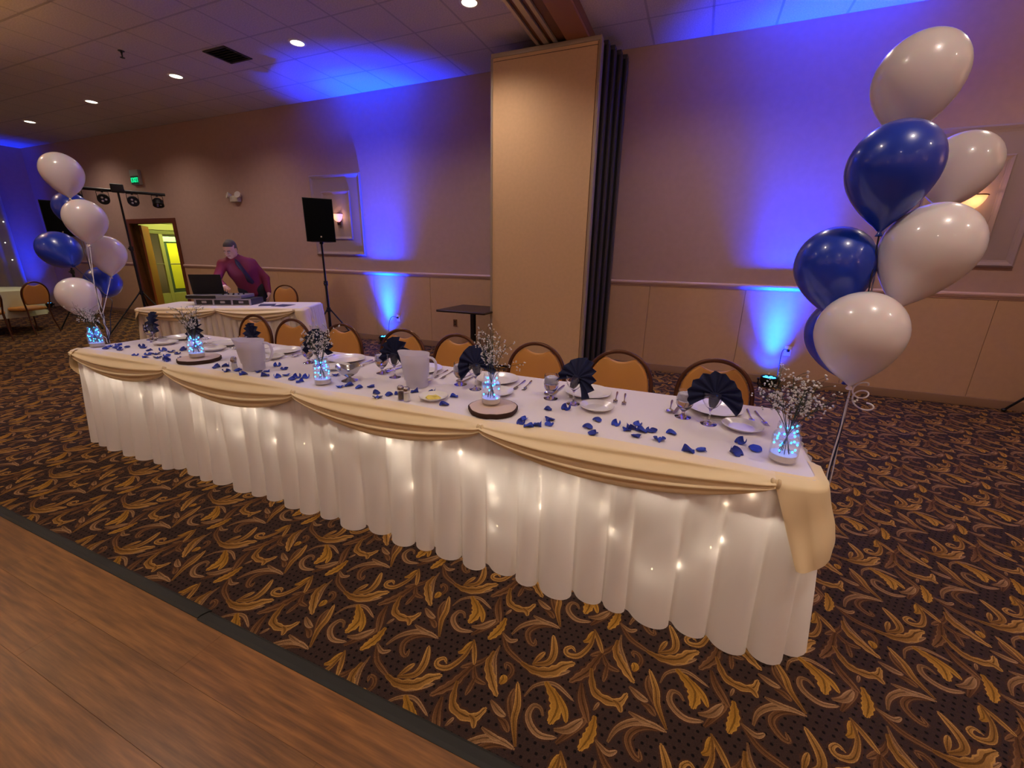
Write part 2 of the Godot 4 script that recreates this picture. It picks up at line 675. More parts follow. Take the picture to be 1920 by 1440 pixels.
func room() -> void:
	var f := struct("floor", "brown carpet woven with gold and tan acanthus scrolls", "carpet")
	slab(f, "carpet", V(-11.7, -0.12, -7.4), V(9.2, 0.0, 8.2), M.carpet, 0.001)
	# back wall with the door opening at x -7.66..-6.1
	var w := struct("wall_back")
	slab(w, "plaster", V(-11.7, 0, BACK - 0.15), V(-7.66, CEIL + 0.1, BACK), M.wall)
	slab(w, "plaster", V(-6.10, 0, BACK - 0.15), V(9.2, CEIL + 0.1, BACK), M.wall)
	slab(w, "plaster", V(-7.66, 2.05, BACK - 0.15), V(-6.10, CEIL + 0.1, BACK), M.wall)
	# wainscot boards between the seams
	var xs := [-11.55, -10.35, -9.15, -7.95, -7.76]
	for i in xs.size() - 1:
		slab(w, "wainscot_panel", V(xs[i] + 0.002, 0.1, BACK), V(xs[i + 1] - 0.002, 1.13, BACK + 0.012), M.wainscot, 0.003)
	xs = [-6.0, -5.46, -4.32, -3.18, -2.04, -0.88, 0.264, 1.40, 2.54, 3.682, 4.801, 5.94, 7.08, 8.22, 9.05]
	for i in xs.size() - 1:
		slab(w, "wainscot_panel", V(xs[i] + 0.002, 0.1, BACK), V(xs[i + 1] - 0.002, 1.13, BACK + 0.012), M.wainscot, 0.003)
	for s in [["wall_left", V(-11.7, 0, -7.4), V(-11.55, CEIL + 0.1, 8.2)], ["wall_right", V(9.05, 0, -4.5), V(9.2, CEIL + 0.1, 8.2)], ["wall_front", V(-11.7, 0, 8.05), V(9.2, CEIL + 0.1, 8.2)]]:
		var o := struct(s[0])
		slab(o, "plaster", s[1], s[2], M.wall)
	# chair rail and baseboard
	for s in [["trim_1", -11.55, -7.76], ["trim_2", -6.0, 9.05]]:
		var t := struct(s[0], "", "")
		var g := Geo.new()
		var pf := PackedVector2Array([Vector2(0, 1.128), Vector2(0.016, 1.132), Vector2(0.018, 1.146), Vector2(0.024, 1.152), Vector2(0.028, 1.166), Vector2(0.031, 1.17), Vector2(0.031, 1.186), Vector2(0.026, 1.192), Vector2(0.02, 1.2), Vector2(0, 1.202)])
		g.xf = Transform3D(Basis(V(0, 0, 1), V(0, 1, 0), V(-1, 0, 0)), V(0, 0, BACK))
		g.prism(pf, -s[2], -s[1])
		part(t, "rail", g, M.trim)
	for s in [["baseboard_back", -11.55, -7.76], ["baseboard_right", -6.0, 9.05]]:
		var t := struct(s[0], "", "")
		slab(t, "board", V(s[1], 0, BACK), V(s[2], 0.1, BACK + 0.02), M.base, 0.006)

func ceiling() -> void:
	var c := struct("ceiling")
	slab(c, "deck", V(-11.7, CEIL + 0.02, -4.5), V(9.2, CEIL + 0.14, 8.2), M.grid)
	var S := 0.6096
	var g := Geo.new()
	g.box(V(0, 0.008, 0), V(S - 0.019, 0.016, S - 0.019), 0.004)
	var tile := g.mesh()
	var x0 := 1.0 - S * 21
	var holes := [V(1.858, 0, -2.83), V(-0.424, 0, -2.83), V(-2.876, 0, -2.93), V(-5.41, 0, -3.09), V(-8.07, 0, -3.3)]
	for i in 35:
		for j in 10:
			var x := x0 + (i + 0.5) * S
			var z := BACK + (j + 0.5) * S
			if x > 9.0 or x < -11.5 or (z > -1.2 and (i % 7 > 8)):
				continue
			if j > 6:
				continue
			part(c, "ceiling_tile", tile, M.tile, V(x, CEIL - 0.002, z))
	# the runners between the tiles, and the plain field beyond the picture
	var bars := Geo.new()
	for i in 36:
		bars.box(V(x0 + i * S, CEIL + 0.005, BACK + 2.13), V(0.024, 0.012, 4.27), 0.001)
	for j in 8:
		bars.box(V(-1.25, CEIL + 0.005, BACK + j * S), V(20.6, 0.012, 0.024), 0.001)
	part(c, "grid_bars", bars, M.grid)
	slab(c, "tile_field", V(-11.7, CEIL, BACK + 7 * S), V(9.2, CEIL + 0.03, 8.2), M.tile)

	# recessed lights
	var ring := Geo.new()
	ring.lathe([Vector2(0.072, 0.0), Vector2(0.1, -0.001), Vector2(0.102, -0.006), Vector2(0.094, -0.011), Vector2(0.076, -0.009), Vector2(0.072, 0.0)], 28)
	var disc := Geo.new()
	disc.lathe([Vector2(0.0, -0.012), Vector2(0.05, -0.011), Vector2(0.074, -0.006), Vector2(0.074, 0.0), Vector2(0.0, 0.0)], 28)
	var rm := ring.mesh()
	var dm := disc.mesh()
	var trim := mat(rgb(230, 224, 214), 0.4)
	var place := [
		[1.858, -2.83, "recessed ceiling light nearest the folding partition"], [-0.424, -2.83, "recessed ceiling light beside the air vent"],
		[-2.876, -2.93, "recessed ceiling light past the vent, third from partition"], [-5.41, -3.09, "recessed ceiling light, second from far end"], [-8.07, -3.3, "recessed ceiling light at far left end of row"]]
	for p in place:
		var l := thing("ceiling_light", p[2], "ceiling light", V(p[0], CEIL - 0.002, p[1]), 0, "recessed ceiling lights")
		part(l, "trim_ring", rm, trim)
		part(l, "lens", dm, M.lamp)
		spot(l, V(0, -0.03, 0), Vector3.DOWN, WARM, DOWN_E, 72, 0.07)
	# the rest of the room's lights lie behind and above the camera
	for p in [V(4.2, 0, -2.85), V(6.6, 0, -2.85), V(-6.6, 0, 0.4), V(-3.0, 0, 0.4), V(0.2, 0, 0.6), V(2.9, 0, 0.6), V(5.4, 0, 0.6), V(7.6, 0, 0.6), V(-1.5, 0, 3.6), V(1.6, 0, 3.6), V(4.4, 0, 3.6), V(7.2, 0, 3.6)]:
		var l := thing("ceiling_light", "recessed ceiling light out over the dance floor", "ceiling light", V(p.x, CEIL - 0.002, p.z), 0, "ceiling lights over the dance floor")
		part(l, "trim_ring", rm, trim)
		part(l, "lens", dm, M.lamp)
		spot(l, V(0, -0.03, 0), Vector3.DOWN, WARM, DOWN_E, 72, 0.07)

	# air vent and sprinkler
	var v := thing("ceiling_vent", "dark louvred air vent set in the ceiling tiles", "vent", V(-1.52, CEIL - 0.004, -2.75))
	var fr := Geo.new()
	for s in [[0, -0.17, 0.4, 0.03], [0, 0.17, 0.4, 0.03], [-0.185, 0, 0.03, 0.31], [0.185, 0, 0.03, 0.31]]:
		fr.box(V(s[0], -0.004, s[1]), V(s[2], 0.012, s[3]), 0.003)
	part(v, "frame", fr, mat(rgb(52, 48, 52), 0.5, 0.3))
	for i in 6:
		var lv := Geo.new()
		lv.xf = Transform3D(Basis(Vector3.RIGHT, 0.6), V(0, -0.004, -0.125 + i * 0.05))
		lv.box(Vector3.ZERO, V(0.34, 0.003, 0.036), 0.001)
		part(v, "slat", lv, mat(rgb(30, 28, 32), 0.5, 0.3))
	slab(v, "duct", V(-0.17, 0.0, -0.155), V(0.17, 0.004, 0.155), M.black)
	var sp := thing("sprinkler", "small dark fire sprinkler hanging from the ceiling", "sprinkler", V(-2.68, CEIL - 0.002, -2.2))
	var s1 := Geo.new()
	s1.lathe([Vector2(0, -0.006), Vector2(0.034, -0.005), Vector2(0.034, 0), Vector2(0, 0)], 16)
	part(sp, "escutcheon", s1, M.black_metal)
	var s2 := Geo.new()
	s2.lathe([Vector2(0, -0.075), Vector2(0.026, -0.075), Vector2(0.026, -0.07), Vector2(0.006, -0.066), Vector2(0.008, -0.03), Vector2(0.012, -0.02), Vector2(0.012, -0.005)], 14)
	part(sp, "head", s2, M.black_metal)
	# yellow pendant out of the picture that warms the ceiling at the upper left
	var pd := thing("pendant_lamp", "amber glass pendant lamp above the dance floor", "lamp", V(-3.2, 3.2, 0.3))
	var bw := Geo.new()
	bw.lathe([Vector2(0.0, -0.1), Vector2(0.1, -0.08), Vector2(0.18, 0.0), Vector2(0.2, 0.06), Vector2(0.19, 0.06), Vector2(0.17, 0.0), Vector2(0.09, -0.07), Vector2(0.0, -0.09)], 24)
	part(pd, "bowl", bw, mat(rgb(220, 170, 80), 0.3))
	var ro := Geo.new()
	ro.tube(PackedVector3Array([V(0, -0.08, 0), V(0, 0.636, 0)]), 0.008)
	part(pd, "rod", ro, M.bronze)
	var bl := Geo.new()
	bl.ball(V(0, 0.0, 0.06), V(0.03, 0.03, 0.03))
	part(pd, "bulb", bl, glow(Color(1.0, 0.75, 0.35), 6.0))
	omni(pd, V(0, 0.0, 0.06), Color(1.0, 0.76, 0.42), 2.0, 0.03)

func doorway() -> void:
	# corridor behind the back wall, ending in the glass street doors
	var o := struct("wall_corridor")
	var cor := mat(rgb(190, 186, 130), 0.8)
	slab(o, "plaster", V(-11.7, 0, -7.4), V(-4.6, 2.7, -7.25), cor)
	slab(o, "plaster", V(-4.75, 0, -7.3), V(-4.6, 2.7, BACK - 0.15), cor)
	slab(o, "plaster", V(-9.16, 2.16, -7.25), V(-9.04, 2.7, BACK - 0.15), cor)
	slab(o, "plaster", V(-9.16, 0, -5.14), V(-9.04, 2.16, BACK - 0.15), cor)
	slab(o, "plaster", V(-11.7, 2.6, -7.4), V(-4.6, 2.7, BACK - 0.15), cor)
	# casing of the opening, with the wooden leaf swung into the corridor
	var d := struct("door_1", "brown wood cased doorway with an open door leaf", "door")
	for s in [[-7.76, -7.66], [-6.10, -6.0]]:
		slab(d, "casing", V(s[0], 0, BACK - 0.16), V(s[1], 2.05, BACK + 0.025), M.casing, 0.006)
	slab(d, "casing", V(-7.76, 2.04, BACK - 0.16), V(-6.0, 2.14, BACK + 0.025), M.casing, 0.006)
	var lx := Transform3D(Basis(Vector3.UP, deg_to_rad(-36)), V(-7.66, 0, BACK - 0.18))
	var lg := Geo.new()
	lg.xf = lx
	lg.box(V(-0.43, 1.02, 0), V(0.86, 2.02, 0.044), 0.004)
	var lf := part(d, "door_leaf", lg, M.leaf)
	lf.set_meta("label", "open orange brown wooden door leaf")
	for y in [0.25, 1.0, 1.8]:
		var h := Geo.new()
		h.xf = lx
		h.box(V(-0.004, y, 0.024), V(0.03, 0.11, 0.016), 0.003)
		part(lf, "hinge", h, M.steel)
	var kn := Geo.new()
	kn.xf = lx
	kn.tube(PackedVector3Array([V(-0.79, 1.0, 0.02), V(-0.79, 1.0, 0.07), V(-0.68, 1.0, 0.07)]), 0.011)
	part(lf, "handle", kn, M.steel)
	# pair of glass doors
	var g := struct("door_2", "cream framed glass street doors at the corridor end", "door")
	var fr := mat(rgb(214, 206, 140), 0.5)
	slab(g, "header", V(-9.13, 2.0, -7.2), V(-9.05, 2.155, -5.14), fr, 0.004)
	slab(g, "transom", V(-9.13, 1.9, -7.2), V(-9.06, 1.99, -5.14), mat(rgb(150, 144, 90), 0.5), 0.004)
	for z in [-5.18, -5.69, -6.62]:
		slab(g, "stile", V(-9.12, 0.02, z - 0.045), V(-9.06, 1.9, z + 0.045), fr, 0.004)
	for z in [[-5.645, -5.225], [-6.575, -5.735]]:
		slab(g, "bottom_rail", V(-9.12, 0.02, z[0]), V(-9.06, 0.36, z[1]), fr, 0.004)
		slab(g, "glass_pane", V(-9.1, 0.36, z[0]), V(-9.09, 1.9, z[1]), M.glass, 0.001)
		var b := Geo.new()
		b.tube(PackedVector3Array([V(-9.03, 1.13, z[0] + 0.03), V(-9.0, 1.13, z[0] + 0.06), V(-9.0, 1.13, z[1] - 0.06), V(-9.03, 1.13, z[1] - 0.03)]), 0.014)
		part(g, "push_bar", b, M.alu)
	# yellow lit sign outside behind the right hand pane
	var sg := thing("yellow_sign", "bright yellow panel sign seen through the glass door", "sign", V(-9.8, 0, -6.4))
	slab(sg, "board", V(-0.03, 0.32, -0.42), V(0.0, 1.78, 0.3), mat(rgb(40, 70, 44), 0.5), 0.004)
	slab(sg, "face", V(0.0, 0.42, -0.38), V(0.012, 1.68, 0.2), mat(rgb(232, 222, 10), 0.6), 0.002)
	slab(sg, "cap_strip", V(0.0, 1.72, -0.42), V(0.03, 1.86, 0.3), mat(rgb(150, 200, 150), 0.6), 0.004)
	slab(sg, "foot", V(-0.15, 0.0, -0.3), V(0.12, 0.32, 0.2), mat(rgb(50, 60, 50), 0.6), 0.01)
	var cl := thing("corridor_light", "greenish fluorescent batten light on the corridor ceiling", "light", V(-7.9, 2.56, -6.0))
	slab(cl, "tray", V(-0.7, -0.02, -0.1), V(0.7, 0.02, 0.1), M.china)
	slab(cl, "tube", V(-0.65, -0.05, -0.03), V(0.65, -0.022, 0.03), glow(Color(0.95, 1.0, 0.6), 3.0))
	omni(cl, V(0, -0.12, 0), Color(0.95, 1.0, 0.64), 1.2, 0.1)
	var l2 := thing("porch_light", "wall lamp of the porch outside the glass doors", "light", V(-9.25, 2.3, -6.2))
	slab(l2, "lamp_box", V(-0.08, -0.06, -0.2), V(0.09, 0.06, 0.2), glow(Color(1, 1, 0.7), 1.0))
	spot(l2, V(-0.1, -0.08, 0), V(-0.4, -1, -0.1), Color(1, 1, 0.72), 2.2, 70, 0.1)

func dance_floor() -> void:
	var d := thing("dance_floor", "orange brown wood plank dance floor at lower left", "dance floor")
	slab(d, "subfloor", V(-1.6, 0.0, 0.80), V(5.9, 0.004, 3.3), M.black)
	var w := 0.19
	for j in 13:
		var x := -1.6 - rng.randf() * 1.1
		while x < 5.9:
			var l := 1.3
			var a := maxf(x, -1.6)
			var b := minf(x + l, 5.9)
			if b - a > 0.05:
				var g := Geo.new()
				g.box(V((a + b) / 2, 0.009, 0.80 + (j + 0.5) * w), V(b - a - 0.0004, 0.014, w - 0.0004), 0.0006)
				part(d, "plank", g, M.wood[rng.randi() % 4])
			x += l
	for s in [[-1.6, 2.498, 0.0], [2.504, 5.9, 0.006]]:
		var g := Geo.new()
		g.xf = Transform3D(Basis(V(0, 0, -1), V(0, 1, 0), V(1, 0, 0)), V(0, 0, 0.80 + s[2]))
		g.prism(PackedVector2Array([Vector2(0.0, 0), Vector2(0.0, 0.018), Vector2(0.015, 0.02), Vector2(0.046, 0.012), Vector2(0.058, 0.003), Vector2(0.058, 0)]), s[0], s[1])
		part(d, "edge_strip", g, mat(rgb(24, 23, 19), 0.7))

# ------------------------------------------------------------------ things on the walls
func moulding_frame(g: Geo, x0: float, y0: float, x1: float, y1: float, w: float, d: float) -> void:
	var rings := []
	for p in [[0.0, 0.0], [0.0, d * 0.7], [w * 0.25, d], [w * 0.5, d * 0.8], [w * 0.7, d * 0.55], [w, d * 0.4], [w, 0.0]]:
		var e: float = p[0]
		rings.append(PackedVector3Array([V(x0 + e, y0 + e, p[1]), V(x1 - e, y0 + e, p[1]), V(x1 - e, y1 - e, p[1]), V(x0 + e, y1 - e, p[1])]))
	for j in rings.size() - 1:
		for i in 4:
			var k := (i + 1) % 4
			g.face(rings[j][i], rings[j][k], rings[j + 1][k], rings[j + 1][i])

func wall_fittings() -> void:
	var paint := mat(rgb(156, 134, 130), 0.6)
	for s in [[-2.1, "grey moulded wall panel behind the speaker", "lit half bowl wall sconce behind the speaker", -1.5], [6.0, "grey moulded wall panel behind the right hand balloons", "wall sconce half hidden behind the right hand balloons", 6.62]]:
		var p := thing("wall_moulding", s[1], "wall panel", V(s[0], 0, BACK))
		var g := Geo.new()
		moulding_frame(g, 0.0, 1.45, 1.1, 2.74, 0.07, 0.03)
		part(p, "outer_moulding", g, paint)
		slab(p, "field", V(0.07, 1.52, 0.0), V(1.03, 2.67, 0.012), paint, 0.001)
		var g2 := Geo.new()
		moulding_frame(g2, 0.24, 1.71, 0.86, 2.48, 0.05, 0.024)
		g2.xf = Transform3D()
		part(p, "inner_moulding", g2, paint, V(0, 0, 0.008))
		var c := thing("wall_sconce", s[2], "sconce", V(s[3], 2.06, BACK + 0.035))
		var bp := Geo.new()
		bp.box(V(0, -0.02, 0.004), V(0.07, 0.2, 0.02), 0.008)
		part(c, "back_plate", bp, M.bronze)
		var sh := Geo.new()
		var rows := []
		for q in [[0.105, 0.06], [0.1, 0.03], [0.084, -0.01], [0.058, -0.045], [0.03, -0.066], [0.008, -0.07]]:
			var row := PackedVector3Array()
			for k in 17:
				var t := PI * k / 16.0
				row.append(V(cos(t) * q[0], q[1], sin(t) * q[0] + 0.012))
			rows.append(row)
		sh.grid(rows)
		var shm := mat(rgb(240, 214, 190), 0.5)
		shm.emission_enabled = true; shm.emission = Color(1.0, 0.72, 0.46); shm.emission_energy_multiplier = 0.75
		shm.backlight_enabled = true; shm.backlight = Color(0.6, 0.5, 0.4)
		part(c, "glass_shade", sh, shm)
		var rim := Geo.new()
		var rp := PackedVector3Array()
		for k in 17:
			var t := PI * k / 16.0
			rp.append(V(cos(t) * 0.108, 0.06, sin(t) * 0.108 + 0.012))
		rim.tube(rp, 0.006, 6)
		part(c, "rim", rim, M.bronze)
		var fin := Geo.new()
		fin.lathe([Vector2(0.0, -0.12), Vector2(0.01, -0.112), Vector2(0.006, -0.1), Vector2(0.016, -0.085), Vector2(0.012, -0.07), Vector2(0, -0.068)], 12)
		fin.xf = Transform3D()
		part(c, "finial", fin, M.bronze, V(0, 0, 0.03))
		var bl := Geo.new()
		bl.ball(V(0, 0.02, 0.055), V(0.018, 0.026, 0.018), 10, 8)
		part(c, "bulb", bl, glow(Color(1.0, 0.76, 0.5), 3.0))
		omni(c, V(0, 0.02, 0.055), Color(1.0, 0.78, 0.55), 0.03, 0.018)

	# the same lamps go on round the room, out of the picture
	for p in [V(-8, 2.2, 7.9), V(-4, 2.2, 7.9), V(0, 2.2, 7.9), V(4, 2.2, 7.9), V(7.5, 2.2, 7.9), V(8.9, 2.2, 3.0), V(8.9, 2.2, -1.5)]:
		var sc := thing("wall_sconce", "wall sconce on the walls behind the camera", "sconce", p, PI if p.x < 8 else -PI / 2, "sconces behind the camera")
		var bw := Geo.new()
		bw.lathe([Vector2(0.0, -0.1), Vector2(0.1, -0.06), Vector2(0.16, 0.05), Vector2(0.15, 0.05), Vector2(0.09, -0.05), Vector2(0, -0.085)], 20)
		part(sc, "glass_shade", bw, M.china)
		var bu := Geo.new()
		bu.ball(V(0, 0.03, 0), V(0.03, 0.03, 0.03), 10, 8)
		part(sc, "bulb", bu, M.lamp)
		omni(sc, V(0, 0.03, 0), Color(1.0, 0.86, 0.74), 2.6, 0.03)

	# floor uplights
	var ups := [[V(-0.6, 0, -4.2), "black floor uplight washing the wall left of the partition blue", 0.0], [V(5.2, 0, -4.2), "black floor uplight by the wall behind the right balloons", 0.0], [V(-11.25, 0, -3.92), "blue floor uplight in the far left corner", PI / 2]]
	for u in ups:
		var t := thing("uplight", u[1], "uplight", u[0], u[2], "blue uplights")
		var can := Geo.new()
		can.lathe([Vector2(0.0, 0.03), Vector2(0.06, 0.03), Vector2(0.085, 0.05), Vector2(0.095, 0.075), Vector2(0.095, 0.125), Vector2(0.088, 0.125), Vector2(0.085, 0.112), Vector2(0.0, 0.112)], 20)
		part(t, "can", can, M.black)
		var yk := Geo.new()
		yk.tube(PackedVector3Array([V(-0.108, 0.085, 0), V(-0.112, 0.02, 0), V(-0.1, 0.006, 0), V(0.1, 0.006, 0), V(0.112, 0.02, 0), V(0.108, 0.085, 0)]), 0.006, 6)
		for s in [-1, 1]:
			yk.tube(PackedVector3Array([V(s * 0.1, 0.085, 0), V(s * 0.125, 0.085, 0)]), 0.014, 10)
			yk.box(V(s * 0.08, 0.006, 0), V(0.03, 0.012, 0.16), 0.004)
		part(t, "yoke", yk, M.black_metal)
		for k in 7:
			var a := TAU * k / 6.0
			var r := 0.0 if k == 6 else 0.052
			var le := Geo.new()
			le.lathe([Vector2(0.0, 0.122), Vector2(0.012, 0.12), Vector2(0.018, 0.113), Vector2(0.018, 0.11), Vector2(0, 0.11)], 12)
			part(t, "led_lens", le, M.led, V(cos(a) * r, 0.002, sin(a) * r))
		var pw: float = UP_E if u[2] == 0.0 else UP_E * 0.12
		for k in [-1, 0, 1]:
			spot(t, V(k * 0.06, 0.135, 0), V(0, 1, -0.06), BLUE, pw * 0.7, 16, 0.03)
		spot(t, V(0, 0.135, 0), V(0, 1, -0.08), BLUE, pw * 1.0, 27, 0.05)
		spot(t, V(0, 0.135, 0), V(0, 1, -0.5), BLUE, pw * 0.03, 50, 0.05)
	# sockets with the uplight leads
	var so := [[-0.404, "white wall socket right of the left uplight", true], [0.72, "small brown wall socket below the black side table", false], [5.36, "white wall socket above the right hand uplight", true]]
	for s in so:
		var o := thing("wall_socket", s[1], "socket", V(s[0], 0.43, BACK + 0.012))
		slab(o, "plate", V(-0.036, -0.058, 0), V(0.036, 0.058, 0.006), mat(rgb(220, 212, 204), 0.4) if s[2] else mat(rgb(112, 72, 48), 0.4), 0.002)
		for y in [-0.02, 0.02]:
			slab(o, "outlet", V(-0.016, y - 0.014, 0.005), V(0.016, y + 0.014, 0.009), M.china if s[2] else M.slab, 0.004)
	for s in [[-0.404, V(-0.51, 0.09, -4.2)], [5.36, V(5.28, 0.09, -4.2)]]:
		var g := Geo.new()
		var a := V(s[0], 0.44, BACK + 0.055)
		g.tube(arc(a, a + V(-0.1, 0.08, 0.05), s[1] + V(0.0, 0.3, 0.0), s[1], 16), 0.004, 6)
		g.box(V(s[0], 0.44, BACK + 0.037), V(0.03, 0.03, 0.03), 0.006)
		solo("power_cord", g, M.black, "black power cord plugged in behind the left uplight" if s[0] < 0 else "black power cord plugged in behind the right uplight", "cord", Vector3.ZERO, "uplight cords")

	# exit sign and emergency lamps
	var ex := thing("exit_sign", "small box sign with lit green EXIT above the doorway", "exit sign", V(-7.0, 2.93, BACK))
	slab(ex, "housing", V(-0.15, -0.12, 0.0), V(0.15, 0.17, 0.06), mat(rgb(176, 170, 160), 0.4), 0.006)
	slab(ex, "face_panel", V(-0.135, -0.11, 0.058), V(0.135, 0.05, 0.064), mat(rgb(60, 84, 72), 0.3), 0.002)
	var tm := TextMesh.new()
	tm.text = "EXIT"
	tm.font_size = 36
	tm.pixel_size = 0.0034
	tm.depth = 0.006
	var fnt := SystemFont.new()
	fnt.font_names = ["Droid Sans"]
	fnt.font_weight = 700
	tm.font = fnt
	part(ex, "letters", tm, glow(Color(0.05, 0.95, 0.62), 0.9), V(0, -0.03, 0.066))
	omni(ex, V(0, -0.03, 0.12), Color(0.1, 1.0, 0.65), 0.002, 0.05)
	var em := thing("emergency_light", "white twin head emergency light high on the back wall", "emergency light", V(-4.0, 2.44, BACK))
	var white := mat(rgb(206, 196, 180), 0.45)
	slab(em, "battery_box", V(-0.11, -0.06, 0.0), V(0.11, 0.05, 0.08), white, 0.012)
	for s in [-1, 1]:
		var hd := Geo.new()
		hd.xf = Transform3D(Basis(Vector3.RIGHT, 1.25) * Basis(Vector3.FORWARD, s * 0.35), V(s * 0.13, 0.055, 0.06))
		hd.lathe([Vector2(0, -0.04), Vector2(0.03, -0.036), Vector2(0.05, 0.0), Vector2(0.058, 0.035), Vector2(0.05, 0.036), Vector2(0, 0.03)], 16)
		part(em, "lamp_head", hd, white)

func partition() -> void:
	# boxed track under the ceiling
	var t := struct("trim_3", "boxed wood ceiling track of the folding partition", "track")
	var brown := mat(rgb(120, 78, 52), 0.6)
	slab(t, "soffit", V(2.27, 3.735, BACK), V(2.86, CEIL, 5.0), brown, 0.004)
	for x in [[2.275, 2.31], [2.36, 2.42], [2.47, 2.51]]:
		slab(t, "rail", V(x[0], 3.705, BACK + 0.05), V(x[1], 3.736, 5.0), M.alu, 0.003)
	slab(t, "fascia", V(2.62, 3.70, BACK + 0.05), V(2.86, 3.736, 5.0), mat(rgb(150, 98, 66), 0.6), 0.004)
	var labels := ["tan fabric folding partition panel at the front of its stack", "second folding partition panel of the stack, edge showing", "third folding partition panel of the stack, edge showing", "fourth folding partition panel of the stack, edge showing", "rearmost folding partition panel of the stack against the wall"]
	for i in 5:
		var z := -3.60 - i * 0.135
		var p := thing("partition_panel", labels[i], "partition", V(2.365 + i * 0.045, 0, z), 0, "stacked folding partition panels")
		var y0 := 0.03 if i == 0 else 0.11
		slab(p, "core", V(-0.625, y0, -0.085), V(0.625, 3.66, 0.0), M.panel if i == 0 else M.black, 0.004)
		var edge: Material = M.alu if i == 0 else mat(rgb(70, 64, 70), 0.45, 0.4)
		slab(p, "top_rail", V(-0.64, 3.655, -0.09), V(0.64, 3.70, 0.012), edge, 0.004)
		for s in [-1, 1]:
			slab(p, "edge_rail", V(s * 0.632 - 0.014, y0, -0.09), V(s * 0.632 + 0.014, 3.66, 0.012), edge, 0.003)
		if i == 0:
			slab(p, "seam", V(0.602, y0, 0.0), V(0.607, 3.65, 0.002), M.slab, 0.0005)
			slab(p, "seam", V(-0.61, 3.618, 0.0), V(0.607, 3.623, 0.002), M.slab, 0.0005)
		slab(p, "bottom_seal", V(-0.6, y0 - 0.028, -0.07), V(0.6, y0, -0.015), M.black, 0.002)

# ------------------------------------------------------------------ table dressing
func rrect(L: float, w: float, r: float, step: float) -> Array:
	var pts := PackedVector2Array()
	var nrm := PackedVector2Array()
	var sides := [[Vector2(r, 0), Vector2(L - r, 0), Vector2(0, 1)], [Vector2(L, -r), Vector2(L, -w + r), Vector2(1, 0)], [Vector2(L - r, -w), Vector2(r, -w), Vector2(0, -1)], [Vector2(0, -w + r), Vector2(0, -r), Vector2(-1, 0)]]
	var cs := [Vector2(L - r, -r), Vector2(L - r, -w + r), Vector2(r, -w + r), Vector2(r, -r)]
	for k in 4:
		var a: Vector2 = sides[k][0]
		var b: Vector2 = sides[k][1]
		var n := maxi(2, int(a.distance_to(b) / step))
		for i in n:
			pts.append(a.lerp(b, float(i) / n)); nrm.append(sides[k][2])
		var m := maxi(3, int(r * PI / 2 / step))
		for i in m:
			var d: Vector2 = sides[k][2].rotated(-PI / 2 * i / m)
			pts.append(cs[k] + d * r); nrm.append(d)
	return [pts, nrm]

